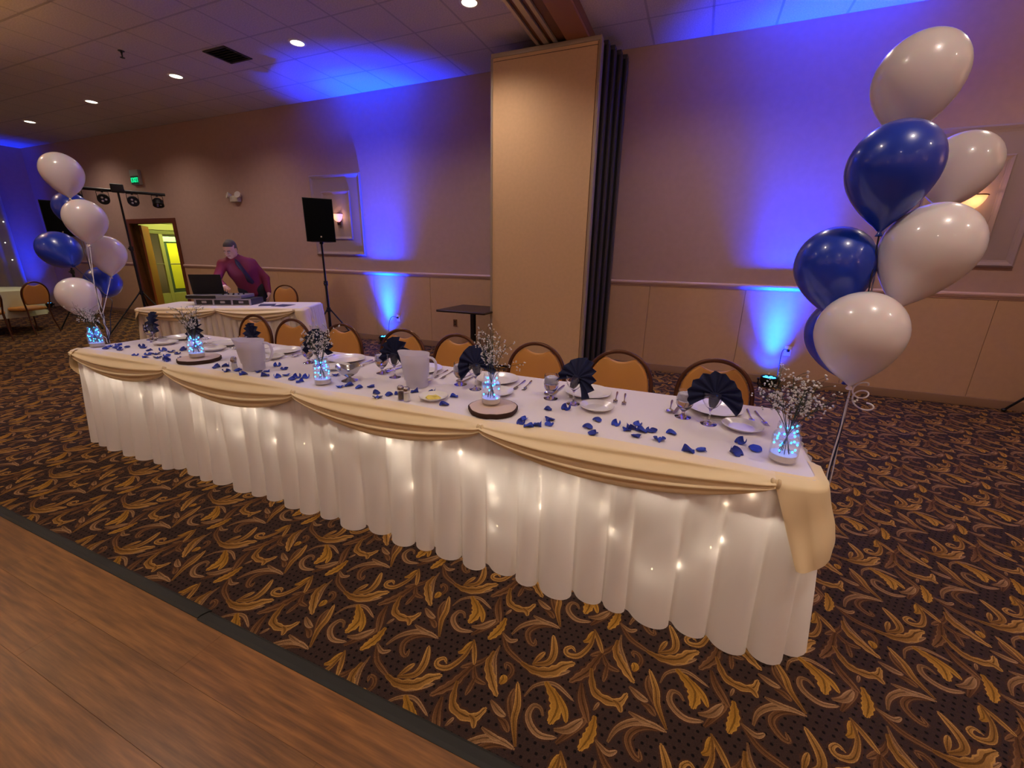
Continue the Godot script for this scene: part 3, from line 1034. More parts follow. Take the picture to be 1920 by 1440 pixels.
func dressed_table(which: String, xf: Transform3D, L: float, w: float, nsw: int, pitch: float) -> void:
	var head := which == "head"
	var rr := rrect(L, w, 0.045, 0.03)
	var g := Geo.new()
	g.xf = xf
	var rows := []
	for p in [[0.004, 0.60], [0.003, 0.735], [0.0, 0.75], [-0.008, 0.759], [-0.022, TOP]]:
		var row := PackedVector3Array()
		for i in rr[0].size():
			var q: Vector2 = rr[0][i] + rr[1][i] * p[0]
			row.append(V(q.x, p[1], q.y))
		rows.append(row)
	g.grid(rows, true)
	g.cap(rows[-1], true)
	solo("tablecloth", g, M.cloth, "long white cloth covering the top of the head table" if head else "white cloth covering the DJ's table", "tablecloth")
	# table under the cloth
	var tb := thing("folding_table", "long folding table hidden under the head table cloth" if head else "folding table hidden under the DJ's table cloth", "table", xf.origin, xf.basis.get_euler().y)
	slab(tb, "tabletop", V(0.02, 0.715, -w + 0.02), V(L - 0.02, 0.748, -0.02), mat(rgb(120, 96, 72), 0.5), 0.006)
	for x in [0.35, L - 0.35]:
		for z in [-0.15, -w + 0.15]:
			slab(tb, "leg", V(x - 0.015, 0.0, z - 0.015), V(x + 0.015, 0.716, z + 0.015), M.black_metal, 0.004)

	# pleated skirt
	var step := 0.008 if head else 0.009
	rr = rrect(L, w, 0.05, step)
	var n: int = rr[0].size()
	var cum := PackedFloat32Array([0.0])
	for i in range(1, n):
		cum.append(cum[i - 1] + (rr[0][i] - rr[0][i - 1]).length())
	var per := cum[n - 1] + step
	var edges := [0.0]
	var amps := []
	while edges[-1] < per - 0.12:
		edges.append(edges[-1] + (rng.randf_range(0.10, 0.21) if head else rng.randf_range(0.07, 0.13)))
		amps.append(rng.randf_range(0.042, 0.074))
	edges[-1] = per
	var sk := Geo.new()
	sk.xf = xf
	rows = []
	var NV := 18
	for j in NV + 1:
		var v := float(j) / NV
		var row := PackedVector3Array()
		var e := 0
		for i in n:
			while e < amps.size() - 1 and cum[i] >= edges[e + 1]:
				e += 1
			var u: float = (cum[i] - edges[e]) / (edges[e + 1] - edges[e])
			var us := pow(clampf(u, 0, 1), 1.45)
			var lowf: float = amps[e] * pow(0.5 - 0.5 * cos(TAU * us), 0.8)
			var upf := 0.010 * (0.5 - 0.5 * cos(TAU * u * (2 if amps[e] < 0.058 else 3)))
			var d := 0.008 + 0.014 * v + lerpf(upf, lowf, pow(v, 0.75))
			var tsh: float = -0.42 * amps[e] * sin(TAU * us) * v
			var nn: Vector2 = rr[1][i]
			var tt := Vector2(nn.y, -nn.x)
			var q: Vector2 = rr[0][i] + nn * d + tt * tsh
			row.append(V(q.x, lerpf(0.742, 0.018 + 0.008 * sin(e * 2.3), v), q.y))
		rows.append(row)
	sk.grid(rows, true)
	solo("table_skirt", sk, M.skirt if head else M.plain_skirt, "sheer white pleated skirt around the head table, lit from within" if head else "white pleated skirt around the DJ's table", "table skirt")

	# cream swags pinned along the front
	var sw := thing("swag_valance", "cream satin swags pinned along the head table's front edge" if head else "cream satin swags along the front of the DJ's table", "valance", xf.origin, xf.basis.get_euler().y)
	for k in nsw:
		var x0 := k * pitch
		var x1 := (k + 1) * pitch
		var s := Geo.new()
		var rws := []
		var NU := 48
		var NR := 30
		for j in NR + 1:
			var v := float(j) / NR
			var row := PackedVector3Array()
			for i in NU + 1:
				var u := float(i) / NU
				var sh := pow(maxf(4 * u * (1 - u), 0.0), 0.8)
				var drop := 0.040 + (0.118 + 0.01 * sin(k * 1.7)) * sh
				var y: float
				var z: float
				if v < 0.2:
					var t := v / 0.2
					z = lerpf(-0.012 - 0.034 * sh, 0.012, t)
					y = TOP + 0.003 - 0.006 * t * t
				else:
					var t := (v - 0.2) / 0.8
					y = TOP - 0.003 - drop * t
					var tuck := smoothstep(0.9, 1.0, t)
					z = 0.012 + 0.03 * smoothstep(0.0, 0.25, t) + 0.022 * sh * sin(PI * minf(t * 0.95, 1.0)) + 0.0125 * sh * sin(TAU * (3.1 * t + 0.35 * u)) + 0.007 * (1 - sh) * sin(TAU * 3.0 * t) - 0.014 * tuck
				row.append(V(lerpf(x0, x1, u), y, z))
			rws.append(row)
		s.grid(rws)
		part(sw, "swag", s, M.cream)
		# gathered knot at the pin
		var kn := Geo.new()
		for q in 3:
			kn.ball(V(x1 + (q - 1) * 0.010, TOP - 0.020 - 0.003 * (q % 2), 0.032), V(0.008, 0.02, 0.010), 10, 6)
		part(sw, "gather", kn, M.cream)
	# tails over the two corners
	for side in [0, 1]:
		var tl := Geo.new()
		var rws := []
		var path := []
		var a0 := nsw * pitch - 0.01 if side == 1 else 0.06
		var corner := L if side == 1 else 0.0
		for i in 21:
			var u := float(i) / 20.0
			var s := u * (0.15 + 0.15 if side == 1 else 0.30)
			var run := absf(corner - a0) - 0.05
			var p: Vector2
			var nn: Vector2
			var sg := 1.0 if side == 1 else -1.0
			if s < run:
				p = Vector2(a0 + sg * s, 0); nn = Vector2(0, 1)
			elif s < run + 0.0785:
				var a := (s - run) / 0.05
				nn = Vector2(sg * sin(a), cos(a))
				p = Vector2(corner - sg * 0.05, -0.05) + nn * 0.05
			else:
				p = Vector2(corner, -0.05 - (s - run - 0.0785)); nn = Vector2(sg, 0)
			path.append([p, nn, u])
		for j in 17:
			var v := float(j) / 16.0
			var row := PackedVector3Array()
			for q in path:
				var u: float = q[2]
				var L2 := 0.0
				if side == 1:
					L2 = lerpf(0.315, 0.20, smoothstep(0.15, 1.0, u))
				else:
					L2 = lerpf(0.05, 0.34, sin(PI * clampf(u * 0.9, 0, 1)))
				var d: float = 0.012 + 0.05 * sqrt(v) + 0.010 * sin(u * 13.0 + 1.0) * v + (0.012 * sin(v * 7.0 + u * 6.0) * v if side == 1 else 0.0)
				var slide := Vector2(q[1].y, -q[1].x) * (0.115 * v * (1.0 - u) if side == 1 else 0.0)
				if j == 0:
					d = -0.02
				var pt: Vector2 = q[0] + q[1] * d + slide
				row.append(V(pt.x, TOP + 0.002 - L2 * v, pt.y))
			rws.append(row)
		tl.grid(rws)
		part(sw, "tail", tl, M.cream)

func skirt_lights() -> void:
	var t := thing("string_lights", "string of warm white fairy lights behind the head table skirt", "string lights")
	# bright points seen through the cloth in the photograph, then the ones between them
	var pts := [
		V(0.09, 0.60, 0), V(0.22, 0.45, 0), V(0.45, 0.6, 0), V(0.75, 0.5, 0), V(1.05, 0.58, 0), V(1.36, 0.43, 0), V(1.51, 0.38, 0), V(1.75, 0.41, 0), V(2.05, 0.41, 0), V(2.28, 0.43, 0), V(2.50, 0.46, 0),
		V(2.75, 0.59, 0), V(2.9, 0.57, 0), V(2.96, 0.55, 0), V(2.96, 0.46, 0), V(3.02, 0.35, 0), V(3.2, 0.62, 0), V(3.31, 0.59, 0), V(3.39, 0.55, 0), V(3.48, 0.45, 0), V(3.5, 0.39, 0), V(3.5, 0.24, 0),
		V(3.71, 0.41, 0), V(3.81, 0.53, 0), V(3.98, 0.49, 0), V(4.04, 0.38, 0), V(4.21, 0.24, 0), V(4.31, 0.30, 0), V(4.41, 0.41, 0), V(4.44, 0.46, 0), V(4.43, 0.61, 0), V(4.51, 0.67, 0)]
	var extra := []
	for i in 26:
		extra.append(V(0.12 + i * 0.178, rng.randf_range(0.5, 0.69), 0))
	var wire := PackedVector3Array()
	var bm := Geo.new()
	bm.ball(Vector3.ZERO, V(0.0038, 0.0055, 0.0038), 8, 6)
	var mesh := bm.mesh()
	pts.append_array(extra)
	pts.sort_custom(func(a, b): return a.x < b.x)
	for i in pts.size():
		var p: Vector3 = pts[i]
		p.z = (-0.05 - rng.randf() * 0.04) if extra.has(pts[i]) else 0.003
		wire.append(p + V(0, 0.008, -0.004))
		if i < pts.size() - 1:
			wire.append((p + pts[i + 1]) / 2 + V(0, -0.02, -0.015))
		var b := part(t, "bulb", mesh, M.bulb, p)
		omni(b, Vector3.ZERO, Color(1.0, 0.94, 0.86), 0.0036 if not extra.has(pts[i]) else 0.031, 0.004)
	var g := Geo.new()
	g.tube(wire, 0.0012, 5)
	part(t, "wire", g, mat(rgb(210, 206, 196), 0.5))

# ------------------------------------------------------------------ place settings
const PX := [4.39, 3.76, 3.21, 2.68, 2.06, 1.45, 0.85, 0.29]
const PLACE := ["at the right hand end place of the head table", "at the second place from the right", "at the third place from the right", "at the fourth place from the right", "at the fourth place from the left", "at the third place from the left", "at the second place from the left", "at the left hand end place of the head table"]

func plate_mesh(r: float) -> ArrayMesh:
	var g := Geo.new()
	g.lathe([Vector2(0, 0.003), Vector2(r * 0.55, 0.003), Vector2(r * 0.57, 0.0), Vector2(r * 0.61, 0.0), Vector2(r * 0.63, 0.004), Vector2(r * 0.8, 0.011), Vector2(r * 0.98, 0.019), Vector2(r, 0.0215), Vector2(r * 0.985, 0.0235), Vector2(r * 0.8, 0.0155), Vector2(r * 0.66, 0.009), Vector2(r * 0.6, 0.0075), Vector2(0, 0.0075)], 40, 1.2)
	return g.mesh()

func glass_lathe(outer: Array, thick: float, bowl_from: int) -> Geo:
	# solid foot and stem, hollow bowl from index bowl_from
	var g := Geo.new()
	var prof := outer.duplicate()
	for i in range(outer.size() - 1, bowl_from - 1, -1):
		prof.append(Vector2(maxf(outer[i].x - thick, 0.0), outer[i].y + (thick if i == bowl_from else 0.0)))
	prof.append(Vector2(0, outer[bowl_from].y + thick))
	g.lathe(prof, 28, 1.3)
	return g

func napkin_mesh(seed2: int) -> Geo:
	var r := RandomNumberGenerator.new()
	r.seed = seed2
	var g := Geo.new()
	var N := 20
	var a0 := deg_to_rad(-28)
	var a1 := deg_to_rad(208)
	var rows := []
	for j in 9:
		var q := j / 8.0
		var row := PackedVector3Array()
		for i in N * 2 + 1:
			var u := float(i) / (N * 2)
			var ang := lerpf(a0, a1, u)
			var zig := (1.0 if i % 4 == 0 else -1.0 if i % 4 == 2 else 0.0)
			var rad := lerpf(0.012, 0.108 + 0.006 * sin(u * 9.0 + seed2) - 0.004 * zig, q)
			var droop := -0.02 * q * q * absf(cos(ang))
			row.append(V(cos(ang) * rad, sin(ang) * rad + droop, zig * 0.017 * q + 0.018 * q * q * sin(u * 5.0 + seed2)))
		rows.append(row)
	g.grid(rows)
	# the same sheet again a little behind it, joined along the outer edge: cloth has two layers
	var back := []
	for row in rows:
		var b2 := PackedVector3Array()
		for p in row:
			b2.append(p + V(0, 0, -0.004))
		back.append(b2)
	back.reverse()
	g.grid([rows[-1], back[0]])
	g.grid(back)
	return g

func settings() -> void:
	var big := plate_mesh(0.128)
	var small := plate_mesh(0.084)
	# water goblet
	var gob := glass_lathe([Vector2(0, 0), Vector2(0.036, 0.0), Vector2(0.037, 0.003), Vector2(0.02, 0.008), Vector2(0.008, 0.016), Vector2(0.007, 0.026), Vector2(0.012, 0.034), Vector2(0.026, 0.046), Vector2(0.038, 0.066), Vector2(0.0405, 0.085), Vector2(0.039, 0.108), Vector2(0.036, 0.132)], 0.0018, 7)
	var water := Geo.new()
	water.lathe([Vector2(0, 0.0485), Vector2(0.023, 0.0485), Vector2(0.0355, 0.067), Vector2(0.0372, 0.083), Vector2(0, 0.083)], 24, 1.0)
	var ice := Geo.new()
	var rr := RandomNumberGenerator.new()
	rr.seed = 3
	var irow := []
	for q in [[0.0, 0.086], [0.02, 0.085], [0.036, 0.088], [0.0365, 0.1], [0.035, 0.116], [0.026, 0.121], [0.0, 0.12]]:
		var row := PackedVector3Array()
		for k in 24:
			var a := TAU * k / 24
			var rad: float = q[0] * (1.0 - 0.06 * rr.randf())
			row.append(V(cos(a) * rad, q[1] + rr.randf_range(-0.0025, 0.0025), sin(a) * rad))
		irow.append(row)
	ice.grid(irow, true)
	ice.fix(0)
	var wine := glass_lathe([Vector2(0, 0), Vector2(0.034, 0.0), Vector2(0.035, 0.003), Vector2(0.016, 0.007), Vector2(0.005, 0.016), Vector2(0.0038, 0.03), Vector2(0.0038, 0.062), Vector2(0.008, 0.073), Vector2(0.026, 0.088), Vector2(0.038, 0.108), Vector2(0.0415, 0.13), Vector2(0.041, 0.152)], 0.0015, 7)
	var gm := gob.mesh(); var wm := water.mesh(); var im := ice.mesh(); var wi := wine.mesh()
	# cutlery, handle towards -z (the guest), working end towards +z
	var fork := Geo.new()
	fork.tube(arc(V(0, 0.004, -0.1), V(0, 0.004, -0.04), V(0, 0.009, 0.0), V(0, 0.006, 0.045), 10), [0.0055, 0.006, 0.0055, 0.0045, 0.0035, 0.003, 0.0026, 0.0026, 0.0028, 0.004, 0.006], 8)
	fork.box(V(0, 0.005, 0.052), V(0.022, 0.003, 0.02), 0.0012)
	for i in 4:
		fork.tube(PackedVector3Array([V(-0.0088 + i * 0.0059, 0.005, 0.058), V(-0.0088 + i * 0.0059, 0.003, 0.08), V(-0.0088 + i * 0.0059, 0.007, 0.1)]), [0.0018, 0.0015, 0.0009], 6)
	var spoon := Geo.new()
	spoon.tube(arc(V(0, 0.004, -0.1), V(0, 0.004, -0.04), V(0, 0.009, 0.0), V(0, 0.006, 0.05), 10), [0.0055, 0.006, 0.0055, 0.0045, 0.0035, 0.003, 0.0026, 0.0026, 0.0026, 0.0035, 0.006], 8)
	var br := []
	for q in [[0.0, 0.0], [0.45, 0.0006], [0.8, 0.003], [1.0, 0.007], [0.97, 0.0076], [0.78, 0.0042], [0.45, 0.0018], [0.0, 0.0012]]:
		var row := PackedVector3Array()
		for k in 16:
			var a := TAU * k / 16
			row.append(V(cos(a) * 0.0175 * q[0], 0.001 + q[1], 0.073 + sin(a) * 0.027 * q[0]))
		br.append(row)
	spoon.grid(br, true)
	var knife := Geo.new()
	knife.tube(PackedVector3Array([V(0, 0.005, -0.11), V(0, 0.005, -0.09), V(0, 0.005, -0.03), V(0, 0.005, 0.0)]), [0.005, 0.0068, 0.006, 0.004], 8)
	knife.xf = Transform3D(Basis(Vector3.RIGHT, PI / 2), V(0, 0.0065, 0))
	knife.prism(PackedVector2Array([Vector2(-0.005, -0.004), Vector2(0.006, -0.004), Vector2(0.0095, 0.03), Vector2(0.009, 0.08), Vector2(0.004, 0.107), Vector2(-0.002, 0.112), Vector2(-0.006, 0.1), Vector2(-0.006, 0.0)]), 0.0, 0.0022)
	knife.xf = Transform3D()
	var fm := fork.mesh(); var sm := spoon.mesh(); var km := knife.mesh()
	for i in 8:
		var x: float = PX[i]
		var pl: String = PLACE[i]
		var j := rng.randf_range(-0.012, 0.012)
		solo("dinner_plate", big, M.china, "white dinner plate " + pl, "plate", V(x, TOP, -0.605 + j), "dinner plates on the head table")
		solo("side_plate", small, M.china, "small white side plate " + pl, "plate", V(x + [0.105, 0.095, 0.11, 0.12, 0.1, 0.1, 0.1, 0.11][i], TOP, [-0.412, -0.385, -0.39, -0.4, -0.41, -0.42, -0.41, -0.39][i]), "side plates on the head table")
		var gx: float = x + [-0.14, -0.16, -0.16, -0.19, -0.18, -0.18, -0.17, -0.18][i]
		var gl := thing("water_goblet", "stemmed goblet of iced water " + pl, "goblet", V(gx, TOP, -0.445 + j), rng.randf() * 6, "water goblets on the head table")
		part(gl, "glass", gm, M.crystal)
		part(gl, "water", wm, M.water)
		part(gl, "ice", im, M.ice)
		var wx: float = x + [-0.03, -0.03, -0.04, -0.06, -0.06, -0.06, -0.1, -0.07][i]
		solo("wine_glass", wi, M.crystal, "clear wine glass holding a napkin " + pl, "wine glass", V(wx, TOP, -0.41), "wine glasses holding napkins")
		# fan folded napkin standing in the wine glass
		var nk := thing("fan_napkin", "navy napkin folded as a fan " + pl, "napkin", V(wx + 0.008, TOP + 0.128, -0.405), [0.05, -0.35, 0.15, -0.15, 0.05, -0.1, 0.0, -0.1][i], "navy fan napkins in the wine glasses")
		nk.rotation.x = [-0.12, -0.3, -0.15, -0.1, -0.2, -0.15, -0.2, -0.15][i]
		nk.rotation.z = [-0.1, -0.3, 0.25, 0.0, 0.1, 0.0, 0.1, 0.1][i]
		part(nk, "fan", napkin_mesh(i + 1), M.navy, V(0, 0.012, 0))
		var tk := Geo.new()
		tk.lathe([Vector2(0.0, -0.045), Vector2(0.012, -0.043), Vector2(0.019, -0.025), Vector2(0.024, 0.0), Vector2(0.022, 0.02), Vector2(0.0, 0.024)], 14)
		part(nk, "tucked_base", tk, M.navy)
		for q in [[fm, "dinner_fork", "steel fork nearest the plate ", 0.155, 0.05], [fm, "salad_fork", "outer steel fork ", 0.2, 0.12], [km, "table_knife", "steel knife ", -0.165, -0.1], [sm, "teaspoon", "steel teaspoon beside the knife ", -0.2, -0.06]]:
			var c := solo(q[1], q[0], M.steel, q[2] + pl, q[1].split("_")[-1].replace("teaspoon", "spoon"), V(x + q[3], TOP, -0.585 + rng.randf_range(-0.01, 0.01)), "cutlery on the head table")
			c.rotation.y = q[4] + rng.randf_range(-0.06, 0.06)

# ------------------------------------------------------------------ jars with flowers
func bouquet_meshes(seed2: int, hgt: float, spread: float, count: int, lean: Vector3) -> Array:
	var r := RandomNumberGenerator.new()
	r.seed = seed2
	var st := Geo.new()
	var bl := Geo.new()
	var neck := V(0, 0.15, 0)
	for i in 9:
		var a := TAU * i / 9.0 + r.randf()
		var out := spread * sqrt(r.randf_range(0.05, 1.0))
		var tip := V(cos(a) * out, hgt * r.randf_range(0.55, 1.0) + 0.15, sin(a) * out) + lean * r.randf_range(0.3, 1.0)
		var foot := V(-cos(a) * 0.018, 0.035, -sin(a) * 0.018)
		var nk := neck + V(cos(a) * 0.012, 0, sin(a) * 0.012)
		st.tube(arc(foot, foot.lerp(nk, 0.7), nk + (nk - foot) * 0.3, tip, 10), 0.0013, 5)
		for b in int(count / 9.0):
			var t := r.randf_range(0.3, 1.0)
			var p := nk.lerp(tip, t)
			var d := V(r.randf_range(-1, 1), r.randf_range(-0.2, 1.0), r.randf_range(-1, 1)) * (0.018 + 0.03 * t)
			st.tube(PackedVector3Array([p, p + d * 0.6 + V(0, 0.004, 0), p + d]), 0.0006, 4)
			for q in r.randi_range(1, 3):
				var e := p + d + V(r.randf_range(-1, 1), r.randf_range(-1, 1), r.randf_range(-1, 1)) * 0.008 * (1 if q else 0)
				var sz := r.randf_range(0.0026, 0.0046)
				bl.xf = Transform3D(Basis.from_euler(V(r.randf() * 3, r.randf() * 3, r.randf() * 3)), e)
				bl.ball(Vector3.ZERO, V(sz, sz * 0.75, sz), 6, 4)
	return [st, bl]

func centrepieces() -> void:
	var jar := Geo.new()
	jar.lathe([Vector2(0, 0), Vector2(0.04, 0), Vector2(0.0455, 0.005), Vector2(0.047, 0.012), Vector2(0.047, 0.095), Vector2(0.045, 0.108), Vector2(0.036, 0.12), Vector2(0.034, 0.126), Vector2(0.0365, 0.128), Vector2(0.0365, 0.132), Vector2(0.0345, 0.134), Vector2(0.0365, 0.137), Vector2(0.0365, 0.141), Vector2(0.0345, 0.143), Vector2(0.0345, 0.152), Vector2(0.0315, 0.152), Vector2(0.0315, 0.124), Vector2(0.042, 0.107), Vector2(0.0435, 0.094), Vector2(0.0435, 0.012), Vector2(0.04, 0.008), Vector2(0, 0.008)], 32, 1.3)
	var jm := jar.mesh()
	var sand := Geo.new()
	sand.lathe([Vector2(0, 0.0085), Vector2(0.0395, 0.0085), Vector2(0.0428, 0.013), Vector2(0.0428, 0.034), Vector2(0.03, 0.037), Vector2(0.014, 0.034), Vector2(0, 0.038)], 24, 1.3)
	var sm := sand.mesh()
	var lm := Geo.new()
	lm.ball(Vector3.ZERO, V(0.0036, 0.0045, 0.0036), 8, 6)
	var led := lm.mesh()
	# wood slices under two of the jars
	for s in [[V(1.19, TOP, -0.16), 0.125, "bark edged wood slice under the second jar from the left"], [V(3.405, TOP, -0.145), 0.118, "bark edged wood slice under the jar near the table middle"]]:
		var o := thing("wood_slice", s[2], "wood slice", s[0], s[1] * 20)
		var nz := FastNoiseLite.new()
		nz.seed = int(s[1] * 1000)
		nz.frequency = 0.9
		for layer in 2:
			var g := Geo.new()
			var rows := []
			var prof := [[0.0, 0.0015], [0.97, 0.0015], [1.0, 0.006], [1.005, 0.02], [0.985, 0.0245], [0.955, 0.0245]] if layer == 0 else [[0.962, 0.002], [0.962, 0.0235], [0.945, 0.0255], [0.0, 0.0262]]
			for p in prof:
				var row := PackedVector3Array()
				for k in 64:
					var a := TAU * k / 64
					var rad: float = s[1] * p[0] * (1.0 + 0.07 * nz.get_noise_2d(cos(a) * 1.6, sin(a) * 1.6) + (0.016 * nz.get_noise_2d(cos(a) * 14 + p[1] * 300, sin(a) * 14) if layer == 0 else 0.0))
					row.append(V(cos(a) * rad, p[1], sin(a) * rad))
				rows.append(row)
			g.grid(rows, true)
			g.fix(0)
			part(o, "bark" if layer == 0 else "cut_face", g, M.bark if layer == 0 else M.slice)
	var J := [
		[V(0.075, TOP, -0.10), "at the left end of the head table", 0.15, 0.085, 120, V(-0.02, 0, 0.0), 26],
		[V(1.19, TOP + 0.0262, -0.15), "on the left wood slice", 0.165, 0.085, 150, V(-0.04, 0.02, 0.0), 20],
		[V(2.345, TOP, -0.12), "third from the left, without a wood slice", 0.165, 0.085, 160, V(-0.03, 0.0, -0.01), 20],
		[V(3.385, TOP + 0.0262, -0.165), "on the round wood slice near the table middle", 0.19, 0.075, 170, V(-0.01, 0.01, -0.01), 15],
		[V(4.605, TOP, -0.125), "at the right end of the head table", 0.175, 0.12, 240, V(0.0, 0.0, -0.01), 20]]
	for n in J.size():
		var q: Array = J[n]
		var at: Vector3 = q[0]
		var o := thing("mason_jar", "clear glass mason jar " + q[1], "jar", at, 0, "lit mason jars on the head table")
		part(o, "glass", jm, M.glass)
		var s := part(o, "sand", sm, M.sand)
		s.set_meta("kind", "stuff")
		var bm := bouquet_meshes(40 + n, q[2], q[3], q[4], q[5])
		var b := thing("flower_bouquet", "white baby's breath sprigs in the jar " + q[1], "flowers", at, 0, "baby's breath in the jars")
		part(b, "stems", bm[0], M.stem).set_meta("kind", "stuff")
		if n == 3:
			# one long sprig reaching out to the right
			var sp := Geo.new()
			sp.tube(arc(V(0, 0.04, 0), V(0.0, 0.16, 0), V(0.05, 0.19, 0.0), V(0.17, 0.225, 0.02), 12), 0.001, 5)
			for i in 16:
				bm[1].xf = Transform3D(Basis(), V(0.09 + rng.randf() * 0.085, 0.185 + rng.randf() * 0.05, rng.randf() * 0.03))
				bm[1].ball(Vector3.ZERO, V(0.0035, 0.003, 0.0035), 6, 4)
			part(b, "long_sprig", sp, M.stem)
		part(b, "blossoms", bm[1], M.blossom).set_meta("kind", "stuff")
		# blue fairy lights wound inside the glass
		var f := thing("fairy_lights", "blue fairy light string inside the jar " + q[1], "fairy lights", at, 0, "blue fairy lights in the jars")
		var path := PackedVector3Array()
		var r := RandomNumberGenerator.new()
		r.seed = 70 + n
		var cnt: int = q[6]
		for i in cnt:
			var a := i * 2.4 + r.randf_range(-0.5, 0.5)
			var y := 0.043 + 0.105 * i / cnt + r.randf_range(-0.006, 0.006)
			var rad := 0.0375 if y < 0.1 else 0.027
			var p := V(cos(a) * rad, minf(y, 0.146), sin(a) * rad)
			path.append(p)
			part(f, "bulb", led, M.led, p)
		var w := Geo.new()
		w.tube(path, 0.0005, 4)
		part(f, "wire", w, M.steel)
		omni(f, V(0, 0.085, 0), Color(0.06, 0.38, 1.0), 0.005, 0.03)

func table_extras() -> void:
	# pitchers
	for s in [[V(1.715, TOP, -0.17), 0.5, "frosted plastic water pitcher in the left half of the table"], [V(2.845, TOP, -0.32), 0.15, "frosted plastic water pitcher in the right half of the table"]]:
		var o := thing("water_pitcher", s[2], "pitcher", s[0], s[1], "water pitchers on the head table")
		var g := Geo.new()
		var rows := []
		for p in [[0.0, 0.001], [0.058, 0.001], [0.062, 0.004], [0.063, 0.045], [0.069, 0.05], [0.074, 0.17], [0.077, 0.19], [0.074, 0.19], [0.071, 0.17], [0.066, 0.055], [0.059, 0.05], [0.059, 0.008], [0.0, 0.008]]:
			var row := PackedVector3Array()
			for k in 36:
				var a := TAU * k / 36
				var sp := smoothstep(0.14, 0.19, p[1]) * pow(maxf(0.0, cos(a - PI)), 6) * 0.03
				var up := smoothstep(0.17, 0.19, p[1]) * pow(maxf(0.0, cos(a - PI)), 4) * 0.012
				row.append(V(cos(a) * (p[0] + sp), p[1] + up, sin(a) * (p[0] + sp)))
			rows.append(row)
		g.grid(rows, true)
		g.fix(0)
		part(o, "jug", g, M.frost)
		var h := Geo.new()
		h.tube(arc(V(0.071, 0.17, 0), V(0.15, 0.19, 0), V(0.125, 0.04, 0), V(0.066, 0.055, 0), 14), 0.008, 8)
		part(o, "handle", h, M.frost)
		var w := Geo.new()
		w.lathe([Vector2(0, 0.009), Vector2(0.057, 0.009), Vector2(0.058, 0.05), Vector2(0.065, 0.056), Vector2(0.07, 0.15), Vector2(0, 0.15)], 28, 1.0)
		part(o, "iced_water", w, M.ice)
	# shakers
	var body := Geo.new()
	body.lathe([Vector2(0, 0), Vector2(0.0175, 0), Vector2(0.0195, 0.003), Vector2(0.017, 0.02), Vector2(0.0165, 0.05), Vector2(0.0155, 0.058), Vector2(0.014, 0.058), Vector2(0.0145, 0.05), Vector2(0.015, 0.02), Vector2(0.0165, 0.006), Vector2(0, 0.006)], 10, 1.0)
	var cap := Geo.new()
	cap.lathe([Vector2(0, 0.056), Vector2(0.0165, 0.056), Vector2(0.0175, 0.06), Vector2(0.0165, 0.071), Vector2(0.011, 0.077), Vector2(0, 0.079)], 18, 1.0)
	var fill := Geo.new()
	fill.lathe([Vector2(0, 0.0065), Vector2(0.0155, 0.0065), Vector2(0.0143, 0.02), Vector2(0.0138, 0.044), Vector2(0, 0.045)], 10, 1.0)
	for s in [[V(2.912, TOP, -0.085), false, "pepper shaker in the pair before the right pitcher"], [V(2.952, TOP, -0.08), true, "salt shaker in the pair before the right pitcher"], [V(1.588, TOP, -0.13), false, "pepper shaker in the pair before the left pitcher"], [V(1.622, TOP, -0.105), true, "salt shaker in the pair before the left pitcher"]]:
		var o := thing("salt_shaker" if s[1] else "pepper_shaker", "glass " + s[2], "shaker", s[0])
		part(o, "glass", body, M.glass)
		part(o, "filling", fill, mat(rgb(232, 228, 222), 0.9) if s[1] else mat(rgb(70, 46, 36), 0.9))
		part(o, "cap", cap, M.steel)
	# silver footed dish
	var d := thing("silver_dish", "footed silver dish with a wavy rim beside the third jar", "dish", V(2.43, TOP, -0.235), 0.4)
	var g := Geo.new()
	g.lathe([Vector2(0, 0), Vector2(0.045, 0), Vector2(0.046, 0.003), Vector2(0.03, 0.009), Vector2(0.012, 0.02), Vector2(0.01, 0.028), Vector2(0, 0.03)], 28, 1.0)
	part(d, "foot", g, M.steel)
	var rows := []
	var b := Geo.new()
	for p in [[0.0, 0.027], [0.02, 0.03], [0.042, 0.048], [0.056, 0.072], [0.066, 0.088], [0.063, 0.088], [0.052, 0.07], [0.038, 0.05], [0.018, 0.034], [0.0, 0.031]]:
		var row := PackedVector3Array()
		for k in 36:
			var a := TAU * k / 36
			var wv: float = smoothstep(0.05, 0.088, p[1]) * 0.009 * sin(a * 4.0)
			row.append(V(cos(a) * (p[0] + wv * 0.5) * 1.15, p[1] + wv, sin(a) * (p[0] + wv * 0.5)))
		rows.append(row)
	b.grid(rows, true)
	b.fix(0)
	part(d, "bowl", b, M.steel)
	# bread plate with butter
	solo("butter_plate", plate_mesh(0.074), M.china, "small plate of butter before the wood slice", "plate", V(3.055, TOP, -0.165))
	var bt := Geo.new()
	for i in 4:
		bt.xf = Transform3D(Basis(Vector3.UP, i * 0.9), V(3.055 + cos(i * 1.6) * 0.022, TOP + 0.012, -0.16 + sin(i * 1.6) * 0.018))
		bt.box(Vector3.ZERO, V(0.036, 0.009, 0.03), 0.003)
	solo("butter_pats", bt, mat(rgb(228, 206, 92), 0.5), "yellow pats of butter heaped on the small plate", "butter")

